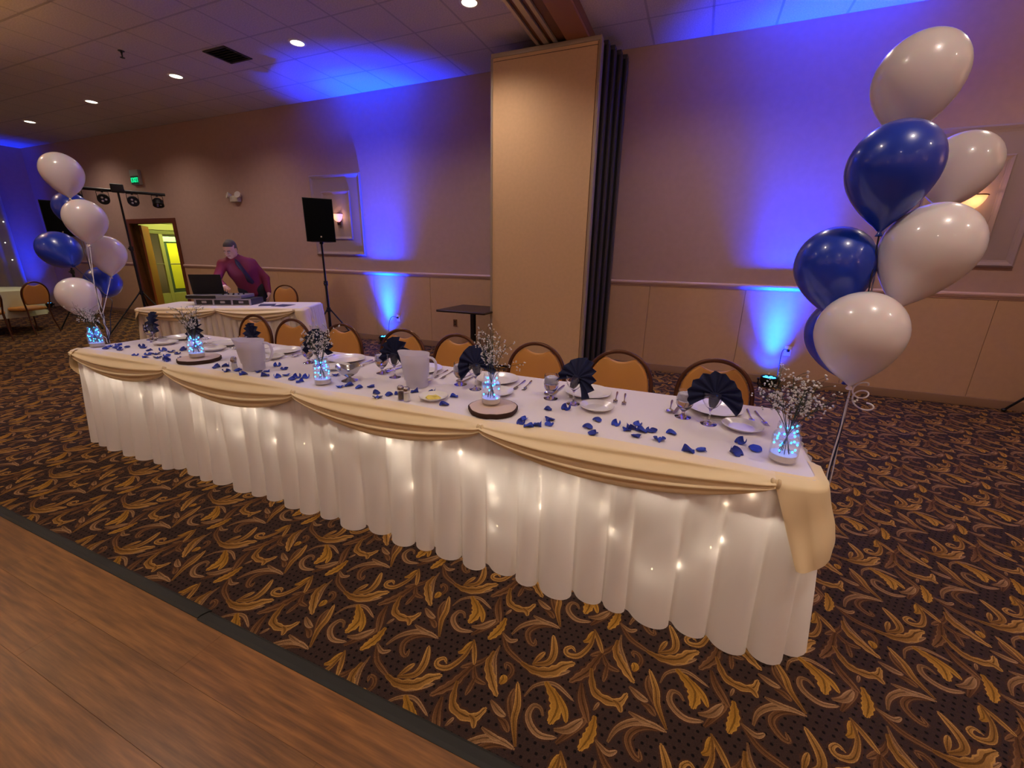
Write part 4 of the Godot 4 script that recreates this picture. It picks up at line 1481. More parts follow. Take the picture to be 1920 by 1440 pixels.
func petals() -> void:
	var meshes := []
	for k in 5:
		var g := Geo.new()
		var rows := []
		for j in 7:
			var v := j / 6.0
			var row := PackedVector3Array()
			for i in 9:
				var u := i / 8.0 - 0.5
				var w := 0.05 * pow(sin(PI * (0.12 + 0.8 * v)), 0.7)
				var x := u * w
				var z := (v - 0.5) * 0.046 - 0.02 * absf(u) * v
				var y := 0.004 + 0.05 * u * u * (1.0 + 0.4 * sin(k * 2.0)) * v + 0.006 * sin(v * 4.0 + k) * sin(u * 7.0 + k)
				row.append(V(x, maxf(y, 0.0008), z))
			rows.append(row)
		g.grid(rows)
		var under := []
		for row in rows:
			var b2 := PackedVector3Array()
			for p in row:
				b2.append(p - V(0, 0.0006, 0))
			under.append(b2)
		under.reverse()
		g.grid(under)
		meshes.append(g.mesh())
	var tints := [M.petal, mat(rgb(38, 64, 178), 0.6), mat(rgb(24, 42, 136), 0.6)]
	var A := [
		["royal blue silk petal just right of the round wood slice", 3.64, -0.27, 3.72, -0.32, 3.59, -0.05, 3.585, -0.1, 3.635, -0.03, 3.665, -0.055, 3.69, -0.14, 3.71, -0.09],
		["royal blue silk petal before the second place from the right", 3.89, -0.23, 3.87, -0.13, 3.91, -0.07, 3.98, -0.22],
		["royal blue silk petal in the cluster before the rightmost goblet", 4.07, -0.26, 4.03, -0.17, 4.045, -0.2, 4.09, -0.19, 4.13, -0.21, 4.08, -0.12, 4.17, -0.12, 4.21, -0.22],
		["royal blue silk petal between the rightmost goblet and the right end jar", 4.28, -0.065, 4.33, -0.09, 4.48, -0.24, 4.45, -0.12, 4.52, -0.19],
		["royal blue silk petal right of the middle jar without a slice", 2.48, -0.11, 2.5, -0.16, 2.58, -0.15, 2.63, -0.19, 2.73, -0.11, 2.79, -0.05],
		["royal blue silk petal around the right pair of shakers and butter plate", 2.81, -0.12, 2.84, -0.15, 2.9, -0.22, 2.99, -0.25, 3.13, -0.24, 3.15, -0.11],
		["royal blue silk petal around the left pitcher and its shakers", 1.47, -0.09, 1.49, -0.14, 1.62, -0.05, 1.66, -0.1, 1.77, -0.05, 1.80, -0.13, 1.84, -0.16, 1.91, -0.09, 1.77, -0.29, 1.88, -0.25],
		["royal blue silk petal just left of the middle jar without a slice", 2.0, -0.1, 2.02, -0.15, 2.12, -0.11, 2.11, -0.15, 2.2, -0.09, 2.16, -0.17, 2.28, -0.28],
		["royal blue silk petal beside the jar at the left end", 0.16, -0.14, 0.14, -0.2, 0.22, -0.09, 0.2, -0.17, 0.36, -0.11, 0.29, -0.18, 0.35, -0.25, 0.42, -0.23, 0.24, -0.13, 0.31, -0.12],
		["royal blue silk petal left of the left wood slice", 0.56, -0.19, 0.65, -0.23, 0.7, -0.11, 0.74, -0.14, 0.65, -0.06, 0.78, -0.05, 0.87, -0.08, 0.86, -0.14, 0.98, -0.07, 0.75, -0.23, 0.85, -0.22, 0.76, -0.31, 1.02, -0.06, 1.035, -0.13]]
	for row in A:
		for i in range(1, row.size(), 2):
			var p := solo("rose_petal", meshes[rng.randi() % 5], tints[rng.randi() % 3], row[0], "petal", V(row[i], TOP + 0.0012, row[i + 1]), row[0].replace("silk petal", "silk petals"))
			p.rotation.y = rng.randf() * TAU
			p.scale = Vector3.ONE * rng.randf_range(0.85, 1.1)

# ------------------------------------------------------------------ chairs
func back_z(y: float) -> float:
	return -0.2 - 0.11 * (y - 0.45)

func make_chair(label: String, group: String) -> Node3D:
	var t := thing("banquet_chair", label, "chair", Vector3.ZERO, 0, group)
	var st := Geo.new()
	var rows := []
	for p in [[0.86, 0.425], [0.97, 0.43], [1.0, 0.445], [1.0, 0.462], [0.95, 0.478], [0.8, 0.487], [0.0, 0.492]]:
		var row := PackedVector3Array()
		for k in 32:
			var a := TAU * k / 32
			var e := pow(pow(absf(cos(a)), 4) + pow(absf(sin(a)), 4), -0.25)
			row.append(V(cos(a) * e * 0.205 * p[0], p[1], sin(a) * e * 0.205 * p[0] + 0.02))
		rows.append(row)
	st.grid(rows, true)
	st.fix(0)
	part(t, "seat", st, M.vinyl)
	# arched frame
	var fr := Geo.new()
	var path := PackedVector3Array()
	var outl := PackedVector2Array()
	for i in 31:
		var a := PI * i / 30.0
		var x := cos(a) * 0.205
		var y := 0.68 + pow(sin(a), 0.85) * 0.235
		outl.append(Vector2(x, y))
	path.append(V(0.17, 0.44, back_z(0.44)))
	path.append(V(0.19, 0.56, back_z(0.56)))
	for p in outl:
		path.append(V(p.x, p.y, back_z(p.y)))
	path.append(V(-0.19, 0.56, back_z(0.56)))
	path.append(V(-0.17, 0.44, back_z(0.44)))
	fr.tube(path, 0.0125, 10)
	part(t, "back_frame", fr, M.bronze)
	# padded back with a dip at the top for the hand hold
	var pad := []
	for p in outl:
		var yy := p.y - 0.012
		if absf(p.x) < 0.085:
			yy = minf(yy, 0.872 - 0.022 * (1.0 - pow(p.x / 0.085, 2)))
		pad.append(Vector2(p.x * 0.93, yy))
	pad.append(Vector2(-0.178, 0.56)); pad.append(Vector2(-0.15, 0.53)); pad.append(Vector2(0.15, 0.53)); pad.append(Vector2(0.178, 0.56))
	var c := Vector2(0, 0.71)
	var bk := Geo.new()
	rows = []
	for q in [[0.0, -0.022], [0.9, -0.022], [0.985, -0.014], [1.0, 0.0], [0.985, 0.012], [0.93, 0.02], [0.6, 0.027], [0.0, 0.029]]:
		var row := PackedVector3Array()
		for p in pad:
			var e: Vector2 = c + (p - c) * q[0]
			row.append(V(e.x, e.y, back_z(e.y) + q[1]))
		rows.append(row)
	bk.grid(rows, true)
	bk.fix(0)
	part(t, "backrest", bk, M.vinyl)
	for s in [-1, 1]:
		var lg := Geo.new()
		lg.tube(PackedVector3Array([V(s * 0.185, 0.435, 0.19), V(s * 0.19, 0.2, 0.2), V(s * 0.195, 0.012, 0.205)]), 0.011, 8)
		part(t, "leg", lg, M.bronze)
		var l2 := Geo.new()
		l2.tube(PackedVector3Array([V(s * 0.17, 0.44, -0.2), V(s * 0.18, 0.25, -0.215), V(s * 0.195, 0.012, -0.27)]), 0.011, 8)
		part(t, "leg", l2, M.bronze)
		var sr := Geo.new()
		sr.tube(PackedVector3Array([V(s * 0.185, 0.425, 0.19), V(s * 0.18, 0.425, 0.0), V(s * 0.17, 0.43, -0.2)]), 0.009, 8)
		part(t, "seat_rail", sr, M.bronze)
	return t

func chairs() -> void:
	var X := [4.40, 3.845, 3.29, 2.66, 2.19, 1.59, 1.03, 0.52]
	var names := ["gold padded banquet chair behind the right end place", "gold padded banquet chair, second from the right", "gold padded banquet chair in front of the partition panel", "gold padded banquet chair left of the partition panel", "gold padded banquet chair in front of the left uplight", "gold padded banquet chair by the speaker tripod", "gold padded banquet chair before the DJ table's right side", "gold padded banquet chair behind the left pitcher"]
	var c0: Node3D
	for i in 8:
		if i == 0:
			c0 = make_chair(names[0], "gold banquet chairs at the head table")
		else:
			c0 = dup(c0, Vector3.ZERO, 0, names[i])
		c0.position = V(X[i], 0, -0.83 + rng.randf_range(-0.015, 0.015))
		c0.rotation.y = rng.randf_range(-0.05, 0.05)
	dup(c0, V(-2.45, 0, -3.75), 0.5, "gold padded banquet chair behind the DJ's table").set_meta("group", "spare banquet chairs")
	dup(c0, V(-6.35, 0, -1.42), -1.85, "gold padded banquet chair at the far left round table").set_meta("group", "spare banquet chairs")
	dup(c0, V(-6.66, 0, -2.02), -1.26, "banquet chair behind the far left round table").set_meta("group", "spare banquet chairs")

# ------------------------------------------------------------------ balloons
func balloon(label: String, group: String, at: Vector3, R: float, tie: Vector3, foot: Vector3, m: Material, lean := 0.35) -> void:
	var o := thing("balloon", label, "balloon", at, 0, group)
	var dir := (at - tie).normalized().lerp(Vector3.UP, lean).normalized()
	var side := dir.cross(Vector3.FORWARD).normalized()
	var B := Basis(side, dir, side.cross(dir))
	var prof := []
	for i in 13:
		var q := 1.0 - i / 12.0
		prof.append(Vector2(maxf(R * pow(1.0 - pow(q, 1.85), 0.92), 0.008), -1.58 * R * q))
	for i in range(1, 11):
		var a := PI / 2 * i / 10.0
		prof.append(Vector2(R * cos(a), 1.06 * R * sin(a)))
	var g := Geo.new()
	g.xf = Transform3D(B, Vector3.ZERO)
	g.lathe(prof, 36, 2.5)
	part(o, "skin", g, m)
	var k := Geo.new()
	k.xf = Transform3D(B, B * V(0, -1.58 * R, 0))
	k.lathe([Vector2(0.0, 0.004), Vector2(0.007, 0.002), Vector2(0.006, -0.005), Vector2(0.012, -0.016), Vector2(0.011, -0.017), Vector2(0.0, -0.008)], 12)
	part(o, "knot", k, m)
	var kn := B * V(0, -1.59 * R, 0)
	var rb := Geo.new()
	var path := arc(kn, kn.lerp(tie - at, 0.4), kn.lerp(tie - at, 0.8), tie - at, 8)
	var n := 14
	for i in range(1, n + 1):
		var t := float(i) / n
		path.append((tie - at).lerp(foot - at, t) + V(sin(t * 9.0 + at.x * 30), 0, cos(t * 8.0 + at.y * 20)) * 0.008 * sin(PI * t))
	rb.tube(path, 0.0028, 5)
	part(o, "ribbon", rb, M.ribbon if m == M.white_latex else M.dark_ribbon)

func balloons() -> void:
	var tie := V(4.83, 1.0, -0.37)
	var W: Material = M.white_latex
	var U: Material = M.blue_latex
	var gr := "balloon bunch at the right end"
	balloon("big white balloon at the top of the right bunch", gr, V(4.883, 2.131, -0.669), 0.138, tie, V(4.835, 0.03, -0.36), W, 0.5)
	balloon("royal blue balloon second from the top of the right bunch", gr, V(4.809, 1.80, -0.445), 0.137, tie, V(4.825, 0.03, -0.37), U, 0.2)
	balloon("white balloon behind and right of the upper blue one, right bunch", gr, V(5.252, 1.896, -1.135), 0.137, tie, V(4.84, 0.03, -0.38), W, 0.3)
	balloon("white balloon on the right side of the right bunch, below the middle", gr, V(4.965, 1.53, -0.429), 0.14, tie, V(4.845, 0.03, -0.37), W, 0.0)
	balloon("royal blue balloon on the left side of the right bunch", gr, V(4.718, 1.465, -0.504), 0.135, tie, V(4.83, 0.03, -0.38), U, 0.3)
	balloon("white balloon at the bottom of the right bunch", gr, V(4.789, 1.235, -0.291), 0.136, tie, V(4.82, 0.03, -0.36), W, 0.25)
	balloon("blue balloon mostly hidden behind the right bunch's lowest white one", gr, V(4.83, 1.19, -0.60), 0.142, tie, V(4.835, 0.03, -0.39), U, 0.2)
	var curl := Geo.new()
	var cp := PackedVector3Array()
	for i in 60:
		var t := i / 59.0
		cp.append(tie + V(0.02 + 0.028 * cos(t * 14.0) + 0.03 * t, 0.03 - 0.09 * t + 0.022 * sin(t * 14.0), 0.02 * sin(t * 9.0) + 0.01))
	curl.tube(cp, 0.003, 5)
	solo("curled_ribbon", curl, M.ribbon, "curled white ribbon end where the right balloons are tied", "ribbon")
	var wt := Geo.new()
	wt.lathe([Vector2(0, 0), Vector2(0.04, 0), Vector2(0.045, 0.01), Vector2(0.03, 0.045), Vector2(0.012, 0.055), Vector2(0, 0.056)], 14)
	solo("balloon_weight", wt, M.blue_latex, "small blue weight on the carpet holding the right balloons", "balloon weight", V(4.835, 0, -0.375))
	tie = V(0.0, 1.0, -0.215)
	var ft := V(-0.016, TOP + 0.004, -0.215)
	gr = "balloon bunch at the left end"
	balloon("white balloon at the top of the left bunch", gr, V(-0.685, 2.083, -0.483), 0.137, V(-0.42, 1.5, -0.4), ft, W, 0.25)
	balloon("white balloon second from the top of the left bunch", gr, V(-0.331, 1.711, -0.403), 0.137, V(-0.1, 1.2, -0.25), ft, W, 0.2)
	balloon("white balloon on the right side of the left bunch", gr, V(-0.542, 1.45, -0.585), 0.134, tie, ft + V(0.01, 0, 0), W, 0.6)
	balloon("white balloon at the bottom of the left bunch", gr, V(-0.331, 1.12, -0.232), 0.135, V(-0.08, 0.87, -0.2), ft + V(0, 0, 0.01), W, 0.2)
	balloon("big blue balloon on the left side of the left bunch", gr, V(-0.63, 1.47, -0.309), 0.14, V(0.1, 1.1, -0.25), ft + V(0.01, 0, 0.01), U, 0.1)
	balloon("blue balloon peeping out behind the left bunch's top white ones", gr, V(-1.20, 1.84, -0.70), 0.135, V(-0.2, 1.2, -0.3), ft, U, 0.4)
	balloon("blue balloon low at the back of the left bunch", gr, V(-0.762, 1.19, -0.60), 0.135, tie, ft, U, 0.2)

# ------------------------------------------------------------------ DJ corner
func tripod(called: String, label: String, at: Vector3, turn: float, h: float, spread: float, hub := 0.62) -> Node3D:
	var t := thing(called, label, "stand", at, turn)
	var p := Geo.new()
	p.tube(PackedVector3Array([V(0, 0.12, 0), V(0, h * 0.62, 0)]), 0.019, 12)
	p.tube(PackedVector3Array([V(0, h * 0.6, 0), V(0, h, 0)]), 0.015, 12)
	part(t, "pole", p, M.black_metal)
	for y in [hub, h * 0.62]:
		var c := Geo.new()
		c.tube(PackedVector3Array([V(0, y - 0.035, 0), V(0, y + 0.035, 0)]), 0.03, 12)
		c.tube(PackedVector3Array([V(0, y, 0.02), V(0, y, 0.055)]), 0.012, 8)
		part(t, "collar", c, M.black)
	for k in 3:
		var a := TAU * k / 3.0
		var d := V(cos(a), 0, sin(a))
		var l := Geo.new()
		l.tube(PackedVector3Array([d * 0.03 + V(0, hub, 0), d * spread + V(0, 0.02, 0)]), 0.0115, 8)
		part(t, "leg", l, M.black_metal)
		var b := Geo.new()
		b.tube(PackedVector3Array([V(0, 0.2, 0) + d * 0.02, d * spread * 0.55 + V(0, hub * 0.46, 0)]), 0.007, 6)
		part(t, "brace", b, M.black_metal)
		var f := Geo.new()
		f.ball(d * spread + V(0, 0.02, 0), V(0.022, 0.0195, 0.022), 10, 6)
		part(t, "rubber_foot", f, M.black)
	return t

func speaker(label: String, at: Vector3, turn: float) -> void:
	var s := thing("speaker", label, "speaker", at, turn, "black loudspeakers")
	var b := Geo.new()
	b.xf = Transform3D(Basis(Vector3.RIGHT, -PI / 2), Vector3.ZERO)
	b.prism(PackedVector2Array([Vector2(-0.2, -0.15), Vector2(0.2, -0.15), Vector2(0.19, -0.1), Vector2(0.12, 0.17), Vector2(-0.12, 0.17), Vector2(-0.19, -0.1)]), 0.0, 0.6)
	part(s, "cabinet", b, M.black)
	var g := Geo.new()
	var rows := []
	for j in 9:
		var row := PackedVector3Array()
		for i in 13:
			var u := i / 12.0 * 2 - 1
			row.append(V(u * 0.192, 0.012 + 0.576 * j / 8.0, 0.15 + 0.03 * (1 - u * u)))
		rows.append(row)
	g.grid(rows)
	part(s, "grille", g, M.grille)
	var lg := Geo.new()
	lg.box(V(0, 0.07, 0.182), V(0.022, 0.022, 0.006), 0.003)
	part(s, "badge", lg, M.steel)
	var so := Geo.new()
	so.tube(PackedVector3Array([V(0, -0.03, 0), V(0, 0.01, 0)]), 0.026, 12)
	part(s, "pole_socket", so, M.black)

func dj_corner() -> void:
	var a := deg_to_rad(29)
	var xf := Transform3D(Basis(Vector3.UP, a), V(-2.36, 0, -1.57))
	dressed_table("dj", xf, 2.03, 0.85, 2, 0.97)
	# flight case with a mixer, laptop on top
	var cs := thing("equipment_case", "silver edged equipment case on the DJ's table", "case", xf * V(0.87, TOP, -0.55), a)
	slab(cs, "shell", V(-0.36, 0, -0.2), V(0.36, 0.085, 0.2), mat(rgb(36, 36, 44), 0.5), 0.004)
	var al := mat(rgb(190, 188, 200), 0.3, 0.9)
	for y in [0.004, 0.081]:
		slab(cs, "edge_trim", V(-0.363, y - 0.007, 0.19), V(0.363, y + 0.007, 0.205), al, 0.002)
	for x in [-0.355, -0.12, 0.12, 0.355]:
		slab(cs, "corner_trim", V(x - 0.012, 0, 0.19), V(x + 0.012, 0.085, 0.206), al, 0.002)
	for x in [-0.24, 0.0, 0.24]:
		slab(cs, "latch", V(x - 0.03, 0.03, 0.2), V(x + 0.03, 0.06, 0.21), al, 0.003)
	var mx := thing("mixer", "dark DJ mixer deck lying on the equipment case", "mixer", xf * V(0.80, TOP + 0.088, -0.53), a)
	slab(mx, "chassis", V(-0.38, 0, -0.19), V(0.33, 0.05, 0.2), mat(rgb(150, 148, 160), 0.35, 0.5), 0.006)
	slab(mx, "front_strip", V(-0.385, 0.005, 0.195), V(0.0, 0.045, 0.206), M.black, 0.003)
	for i in 6:
		var kb := Geo.new()
		kb.lathe([Vector2(0, 0.05), Vector2(0.012, 0.05), Vector2(0.01, 0.066), Vector2(0, 0.067)], 10)
		part(mx, "knob", kb, M.black, V(0.05 + 0.045 * i, 0, 0.1 - 0.05 * (i % 3)))
	var lp := thing("laptop", "open black laptop seen from behind on the DJ's gear", "laptop", xf * V(0.60, TOP + 0.138, -0.56), a + 0.25)
	slab(lp, "keyboard_base", V(-0.19, 0, -0.24), V(0.19, 0.018, 0.02), M.black, 0.004)
	var sc := Geo.new()
	sc.xf = Transform3D(Basis(Vector3.RIGHT, 0.22), V(0, 0.016, 0.02))
	sc.box(V(0, 0.13, 0), V(0.38, 0.26, 0.01), 0.004)
	part(lp, "lid", sc, M.black)
	var sf := Geo.new()
	sf.xf = Transform3D(Basis(Vector3.RIGHT, 0.22), V(0, 0.016, 0.02))
	sf.box(V(0, 0.13, -0.0056), V(0.35, 0.22, 0.001), 0.0003)
	part(lp, "screen", sf, glow(Color(0.75, 0.8, 1.0), 0.8))
	var al2 := AreaLight3D.new()
	al2.name = "screen_light"
	lp.add_child(al2)
	al2.position = V(0, 0.15, 0.02)
	al2.basis = Basis(Vector3.RIGHT, 0.22)
	al2.area_size = Vector2(0.34, 0.21)
	al2.light_color = Color(0.72, 0.76, 1.0)
	al2.light_energy = 0.12
	al2.shadow_enabled = true
	for q in [[1.42, -0.42, 0.3, "dark blue song list sheet on the DJ's table"], [1.66, -0.36, -0.2, "dark papers at the right of the DJ's table"]]:
		var pp := Geo.new()
		pp.box(V(0, 0.002, 0), V(0.2, 0.003, 0.26), 0.001)
		var o := solo("paper_sheet", pp, mat(rgb(48, 46, 90), 0.6), q[3], "paper", xf * V(q[0], TOP, q[1]))
		o.rotation.y = a + q[2]
	tripod("speaker_stand", "black tripod speaker stand right of the DJ's table", V(-1.09, 0, -3.5), 0.35, 1.66, 0.52)
	speaker("black loudspeaker on the stand right of the DJ", V(-1.09, 1.64, -3.5), 0.85)
	tripod("speaker_stand", "black tripod speaker stand behind the left balloons", V(-6.65, 0, -2.75), 0.2, 1.72, 0.36)
	speaker("black loudspeaker half hidden behind the left balloons", V(-6.65, 1.70, -2.75), 1.3)
	# lighting stand with a T bar
	var st := tripod("light_stand", "black tripod lighting stand with crossbar left of the doorway", V(-4.87, 0, -2.9), 0.4, 2.42, 0.62, 0.75)
	var u := V(0.44, 0, -0.9)
	var perp := V(0.9, 0, 0.44)
	var iv := st.transform.affine_inverse()
	var Bt := st.transform.basis.inverse()
	var bar := Geo.new()
	bar.tube(PackedVector3Array([Bt * (u * -0.62) + V(0, 2.42, 0), Bt * (u * 0.62) + V(0, 2.42, 0)]), 0.024, 10)
	part(st, "crossbar", bar, M.black_metal)
	var hubg := Geo.new()
	hubg.xf = Transform3D(Basis(Bt * perp, V(0, 1, 0), (Bt * perp).cross(V(0, 1, 0))), V(0, 2.46, 0))
	hubg.box(Vector3.ZERO, V(0.12, 0.13, 0.17), 0.01)
	part(st, "control_box", hubg, M.black)
	for i in 4:
		var off: float = [-0.52, -0.2, 0.17, 0.5][i]
		var at := V(-4.87, 2.42, -2.9) + u * off
		var l := thing("par_light", ["dark stage light at the left end of the crossbar", "round black stage light left of the stand's pole", "round black stage light right of the stand's pole", "black stage light tipped down at the crossbar's right end"][i], "stage light", at, atan2(0.9, 0.44), "stage lights on the crossbar")
		var yk := Geo.new()
		yk.tube(PackedVector3Array([V(-0.075, -0.14, 0), V(-0.075, -0.03, 0), V(0.075, -0.03, 0), V(0.075, -0.14, 0)]), 0.006, 6)
		yk.box(V(0, -0.015, 0), V(0.03, 0.06, 0.05), 0.004)
		part(l, "yoke", yk, M.black_metal)
		var cn := Geo.new()
		var tilt: float = PI / 2 + 0.25 if i < 3 else PI - 0.5
		cn.xf = Transform3D(Basis(Vector3.RIGHT, tilt), V(0, -0.14, 0))
		cn.lathe([Vector2(0, -0.07), Vector2(0.05, -0.065), Vector2(0.078, -0.03), Vector2(0.08, 0.055), Vector2(0.07, 0.055), Vector2(0.066, 0.045), Vector2(0, 0.045)], 20)
		part(l, "can", cn, M.black)
		for q in 3:
			var le := Geo.new()
			le.xf = cn.xf * Transform3D(Basis(), V(cos(q * 2.1) * 0.03, 0.045, sin(q * 2.1) * 0.03))
			le.lathe([Vector2(0, 0.008), Vector2(0.012, 0.006), Vector2(0.016, 0.0), Vector2(0, 0.0)], 10)
			part(l, "lens", le, mat(rgb(190, 186, 180), 0.2))
	# square side table by the wall
	var ht := thing("side_table", "square black topped pedestal table by the back wall", "table", V(1.375, 0, -3.74))
	slab(ht, "tabletop", V(-0.375, 0.735, -0.375), V(0.375, 0.765, 0.375), M.slab, 0.008)
	var col := Geo.new()
	col.tube(PackedVector3Array([V(0, 0.02, 0), V(0, 0.735, 0)]), 0.04, 16)
	part(ht, "column", col, M.black)
	var ft := Geo.new()
	for k in 4:
		var d := V(cos(k * PI / 2 + PI / 4), 0, sin(k * PI / 2 + PI / 4))
		ft.tube(PackedVector3Array([d * 0.02 + V(0, 0.06, 0), d * 0.3 + V(0, 0.018, 0)]), [0.03, 0.016], 8)
	part(ht, "base", ft, M.black)
	# stand at the right edge of the picture
	tripod("tripod_stand", "dark tripod stand leg reaching in at the right edge", V(7.88, 0, -3.95), 2.6, 1.5, 0.6, 0.9)
	person()

func person() -> void:
	var o := thing("person", "man in maroon shirt and dark tie leaning over the laptop", "person", V(-2.12, 0, -3.03), deg_to_rad(50))
	var hip := V(0, 0.95, 0.0); var chest := V(-0.10, 1.22, 0.05); var neck := V(-0.165, 1.395, 0.09)
	var head := V(-0.20, 1.50, 0.15)
	var sL := V(-0.325, 1.30, 0.12); var sR := V(0.03, 1.315, 0.02)
	var eR := V(0.19, 1.09, 0.04); var wR := V(0.21, 0.88, 0.13)
	var eL := V(-0.43, 1.08, 0.20); var wL := V(-0.32, 1.0, 0.41)
	var body := Field.new(V(-0.6, 0.0, -0.25), V(0.4, 1.7, 0.6), 0.016)
	body.bone(hip, chest, 0.135, 0.15, 0.06, V(0.85, 1, 1.15))
	body.bone(chest, neck - V(0, 0.06, 0), 0.15, 0.10, 0.06, V(0.85, 1, 1.15))
	body.bone(neck - V(0, 0.05, 0), head - V(0, 0.05, 0.02), 0.058, 0.055)
	for s in [[sL, eL, wL], [sR, eR, wR]]:
		body.bone(neck - V(0, 0.05, 0.0), s[0], 0.07, 0.062, 0.05)
		body.bone(s[0], s[1], 0.056, 0.043)
		body.bone(s[1], s[2], 0.043, 0.029)
	for s in [-1, 1]:
		body.bone(V(s * 0.085, 0.92, 0), V(s * 0.1, 0.5, 0.02), 0.09, 0.06)
		body.bone(V(s * 0.1, 0.5, 0.02), V(s * 0.11, 0.09, -0.02), 0.058, 0.04)
		body.bone(V(s * 0.11, 0.06, -0.02), V(s * 0.12, 0.045, 0.14), 0.042, 0.036)
	var bg := Geo.new()
	body.into(bg)
	# head, turned down to the screen
	var hb := Basis(Vector3.UP, -0.45) * Basis(Vector3.RIGHT, 0.42)
	var hx := Transform3D(hb, head)
	var hf := Field.new(V(-0.14, -0.17, -0.15), V(0.14, 0.16, 0.16), 0.0055)
	hf.bone(V(0, 0.045, -0.025), V(0, 0.03, 0.012), 0.081, 0.078, 0.03, V(1.08, 0.95, 0.92))
	hf.bone(V(0, -0.03, 0.02), V(0, -0.085, 0.05), 0.062, 0.034, 0.04)
	hf.bone(V(-0.03, -0.05, 0.02), V(0.03, -0.05, 0.02), 0.045, 0.045, 0.04)
	hf.bone(V(0, 0.012, 0.09), V(0, -0.022, 0.112), 0.009, 0.014, 0.012)
	hf.bone(V(-0.03, 0.025, 0.078), V(0.03, 0.025, 0.078), 0.012, 0.012, 0.02)
	hf.bone(V(-0.018, -0.055, 0.079), V(0.018, -0.055, 0.079), 0.008, 0.008, 0.01)
	for s in [-1, 1]:
		hf.bone(V(s * 0.078, 0.015, -0.012), V(s * 0.082, -0.025, -0.004), 0.013, 0.009, 0.008)
	hf.bone(V(0, -0.06, -0.02), V(0, -0.15, -0.05), 0.055, 0.056, 0.03)
	bg.xf = hx
	hf.into(bg)
	bg.xf = Transform3D()
	# hands
	for s in [[wR, V(0.0, -1, 0.45).normalized(), V(1, 0, 0.2)], [wL, V(0.35, -0.25, 0.9).normalized(), V(0.2, 0.9, 0.1)]]:
		var w: Vector3 = s[0]
		var d: Vector3 = s[1]
		var nn: Vector3 = s[2]
		nn = (nn - d * nn.dot(d)).normalized()
		var sd := d.cross(nn)
		var h := Field.new(w - V(0.13, 0.22, 0.1), w + V(0.15, 0.1, 0.24), 0.0045)
		h.bone(w - d * 0.02, w + d * 0.03, 0.027, 0.028, 0.02)
		for f in 4:
			var k := w + d * (0.075 - 0.005 * absf(f - 1.2)) + sd * (f - 1.5) * 0.021
			h.bone(w + d * 0.02 + sd * (f - 1.5) * 0.013, k, 0.0145, 0.0115, 0.012)
			var l: float = [0.04, 0.046, 0.043, 0.033][f]
			var k2 := k + (d * 0.9 - nn * 0.35).normalized() * l
			var k3 := k2 + (d * 0.6 - nn * 0.8).normalized() * l * 0.75
			h.bone(k, k2, 0.0095, 0.0085, 0.006)
			h.bone(k2, k3, 0.0085, 0.007, 0.006)
		var tb := w + d * 0.02 - sd * 0.028
		var t2 := tb + (d * 0.7 - sd * 0.6 - nn * 0.3).normalized() * 0.036
		h.bone(w + d * 0.01, tb, 0.018, 0.014, 0.01)
		h.bone(tb, t2, 0.0115, 0.0095, 0.006)
		h.bone(t2, t2 + (d * 0.9 - nn * 0.3).normalized() * 0.028, 0.0095, 0.008, 0.006)
		h.into(bg)
	var skin := mat(rgb(204, 156, 134), 0.55)
	skin.subsurf_scatter_enabled = true; skin.subsurf_scatter_strength = 0.2
	part(o, "body", bg, skin)
	# eyes, brows, mouth
	for s in [-1, 1]:
		var ey := Geo.new()
		ey.xf = hx
		ey.ball(V(s * 0.03, 0.004, 0.089), V(0.012, 0.007, 0.006), 10, 6)
		part(o, "eye", ey, mat(rgb(230, 224, 216), 0.3))
		var ir := Geo.new()
		ir.xf = hx
		ir.ball(V(s * 0.03, 0.001, 0.0945), V(0.0055, 0.0055, 0.003), 8, 6)
		part(o, "iris", ir, mat(rgb(50, 36, 26), 0.3))
		var bw := Geo.new()
		bw.xf = hx
		bw.tube(PackedVector3Array([V(s * 0.012, 0.024, 0.101), V(s * 0.03, 0.029, 0.097), V(s * 0.048, 0.022, 0.084)]), 0.0045, 6)
		part(o, "eyebrow", bw, mat(rgb(92, 78, 66), 0.8))
	var mo := Geo.new()
	mo.xf = hx
	mo.tube(PackedVector3Array([V(-0.022, -0.054, 0.088), V(0, -0.052, 0.094), V(0.022, -0.054, 0.088)]), 0.0045, 6)
	part(o, "lips", mo, mat(rgb(160, 96, 88), 0.5))
	# short greying hair: a cap over the crown, sides and back
	var hr := Field.new(V(-0.14, -0.1, -0.16), V(0.14, 0.16, 0.12), 0.0055)
	hr.bone(V(0, 0.055, -0.036), V(0, 0.058, 0.004), 0.082, 0.072, 0.02, V(1.06, 0.95, 0.92))
	hr.bone(V(0, -0.01, -0.055), V(0, -0.04, -0.05), 0.066, 0.056, 0.02)
	hr.bone(V(-0.062, 0.03, -0.015), V(-0.06, -0.005, -0.015), 0.02, 0.014, 0.02)
	hr.bone(V(0.062, 0.03, -0.015), V(0.06, -0.005, -0.015), 0.02, 0.014, 0.02)
	var hg := Geo.new()
	hg.xf = hx
	hr.into(hg)
	part(o, "hair", hg, mat(rgb(74, 64, 58), 0.8))
	# shirt
	var sh := Field.new(V(-0.62, 0.8, -0.28), V(0.42, 1.5, 0.6), 0.015)
	sh.bone(hip - V(0, 0.04, 0), chest, 0.148, 0.164, 0.06, V(0.85, 1, 1.12))
	sh.bone(chest, neck - V(0, 0.06, 0), 0.164, 0.108, 0.06, V(0.85, 1, 1.12))
	sh.bone(neck - V(0, 0.05, 0.005), neck + V(-0.004, 0.004, 0.008), 0.07, 0.064, 0.02)
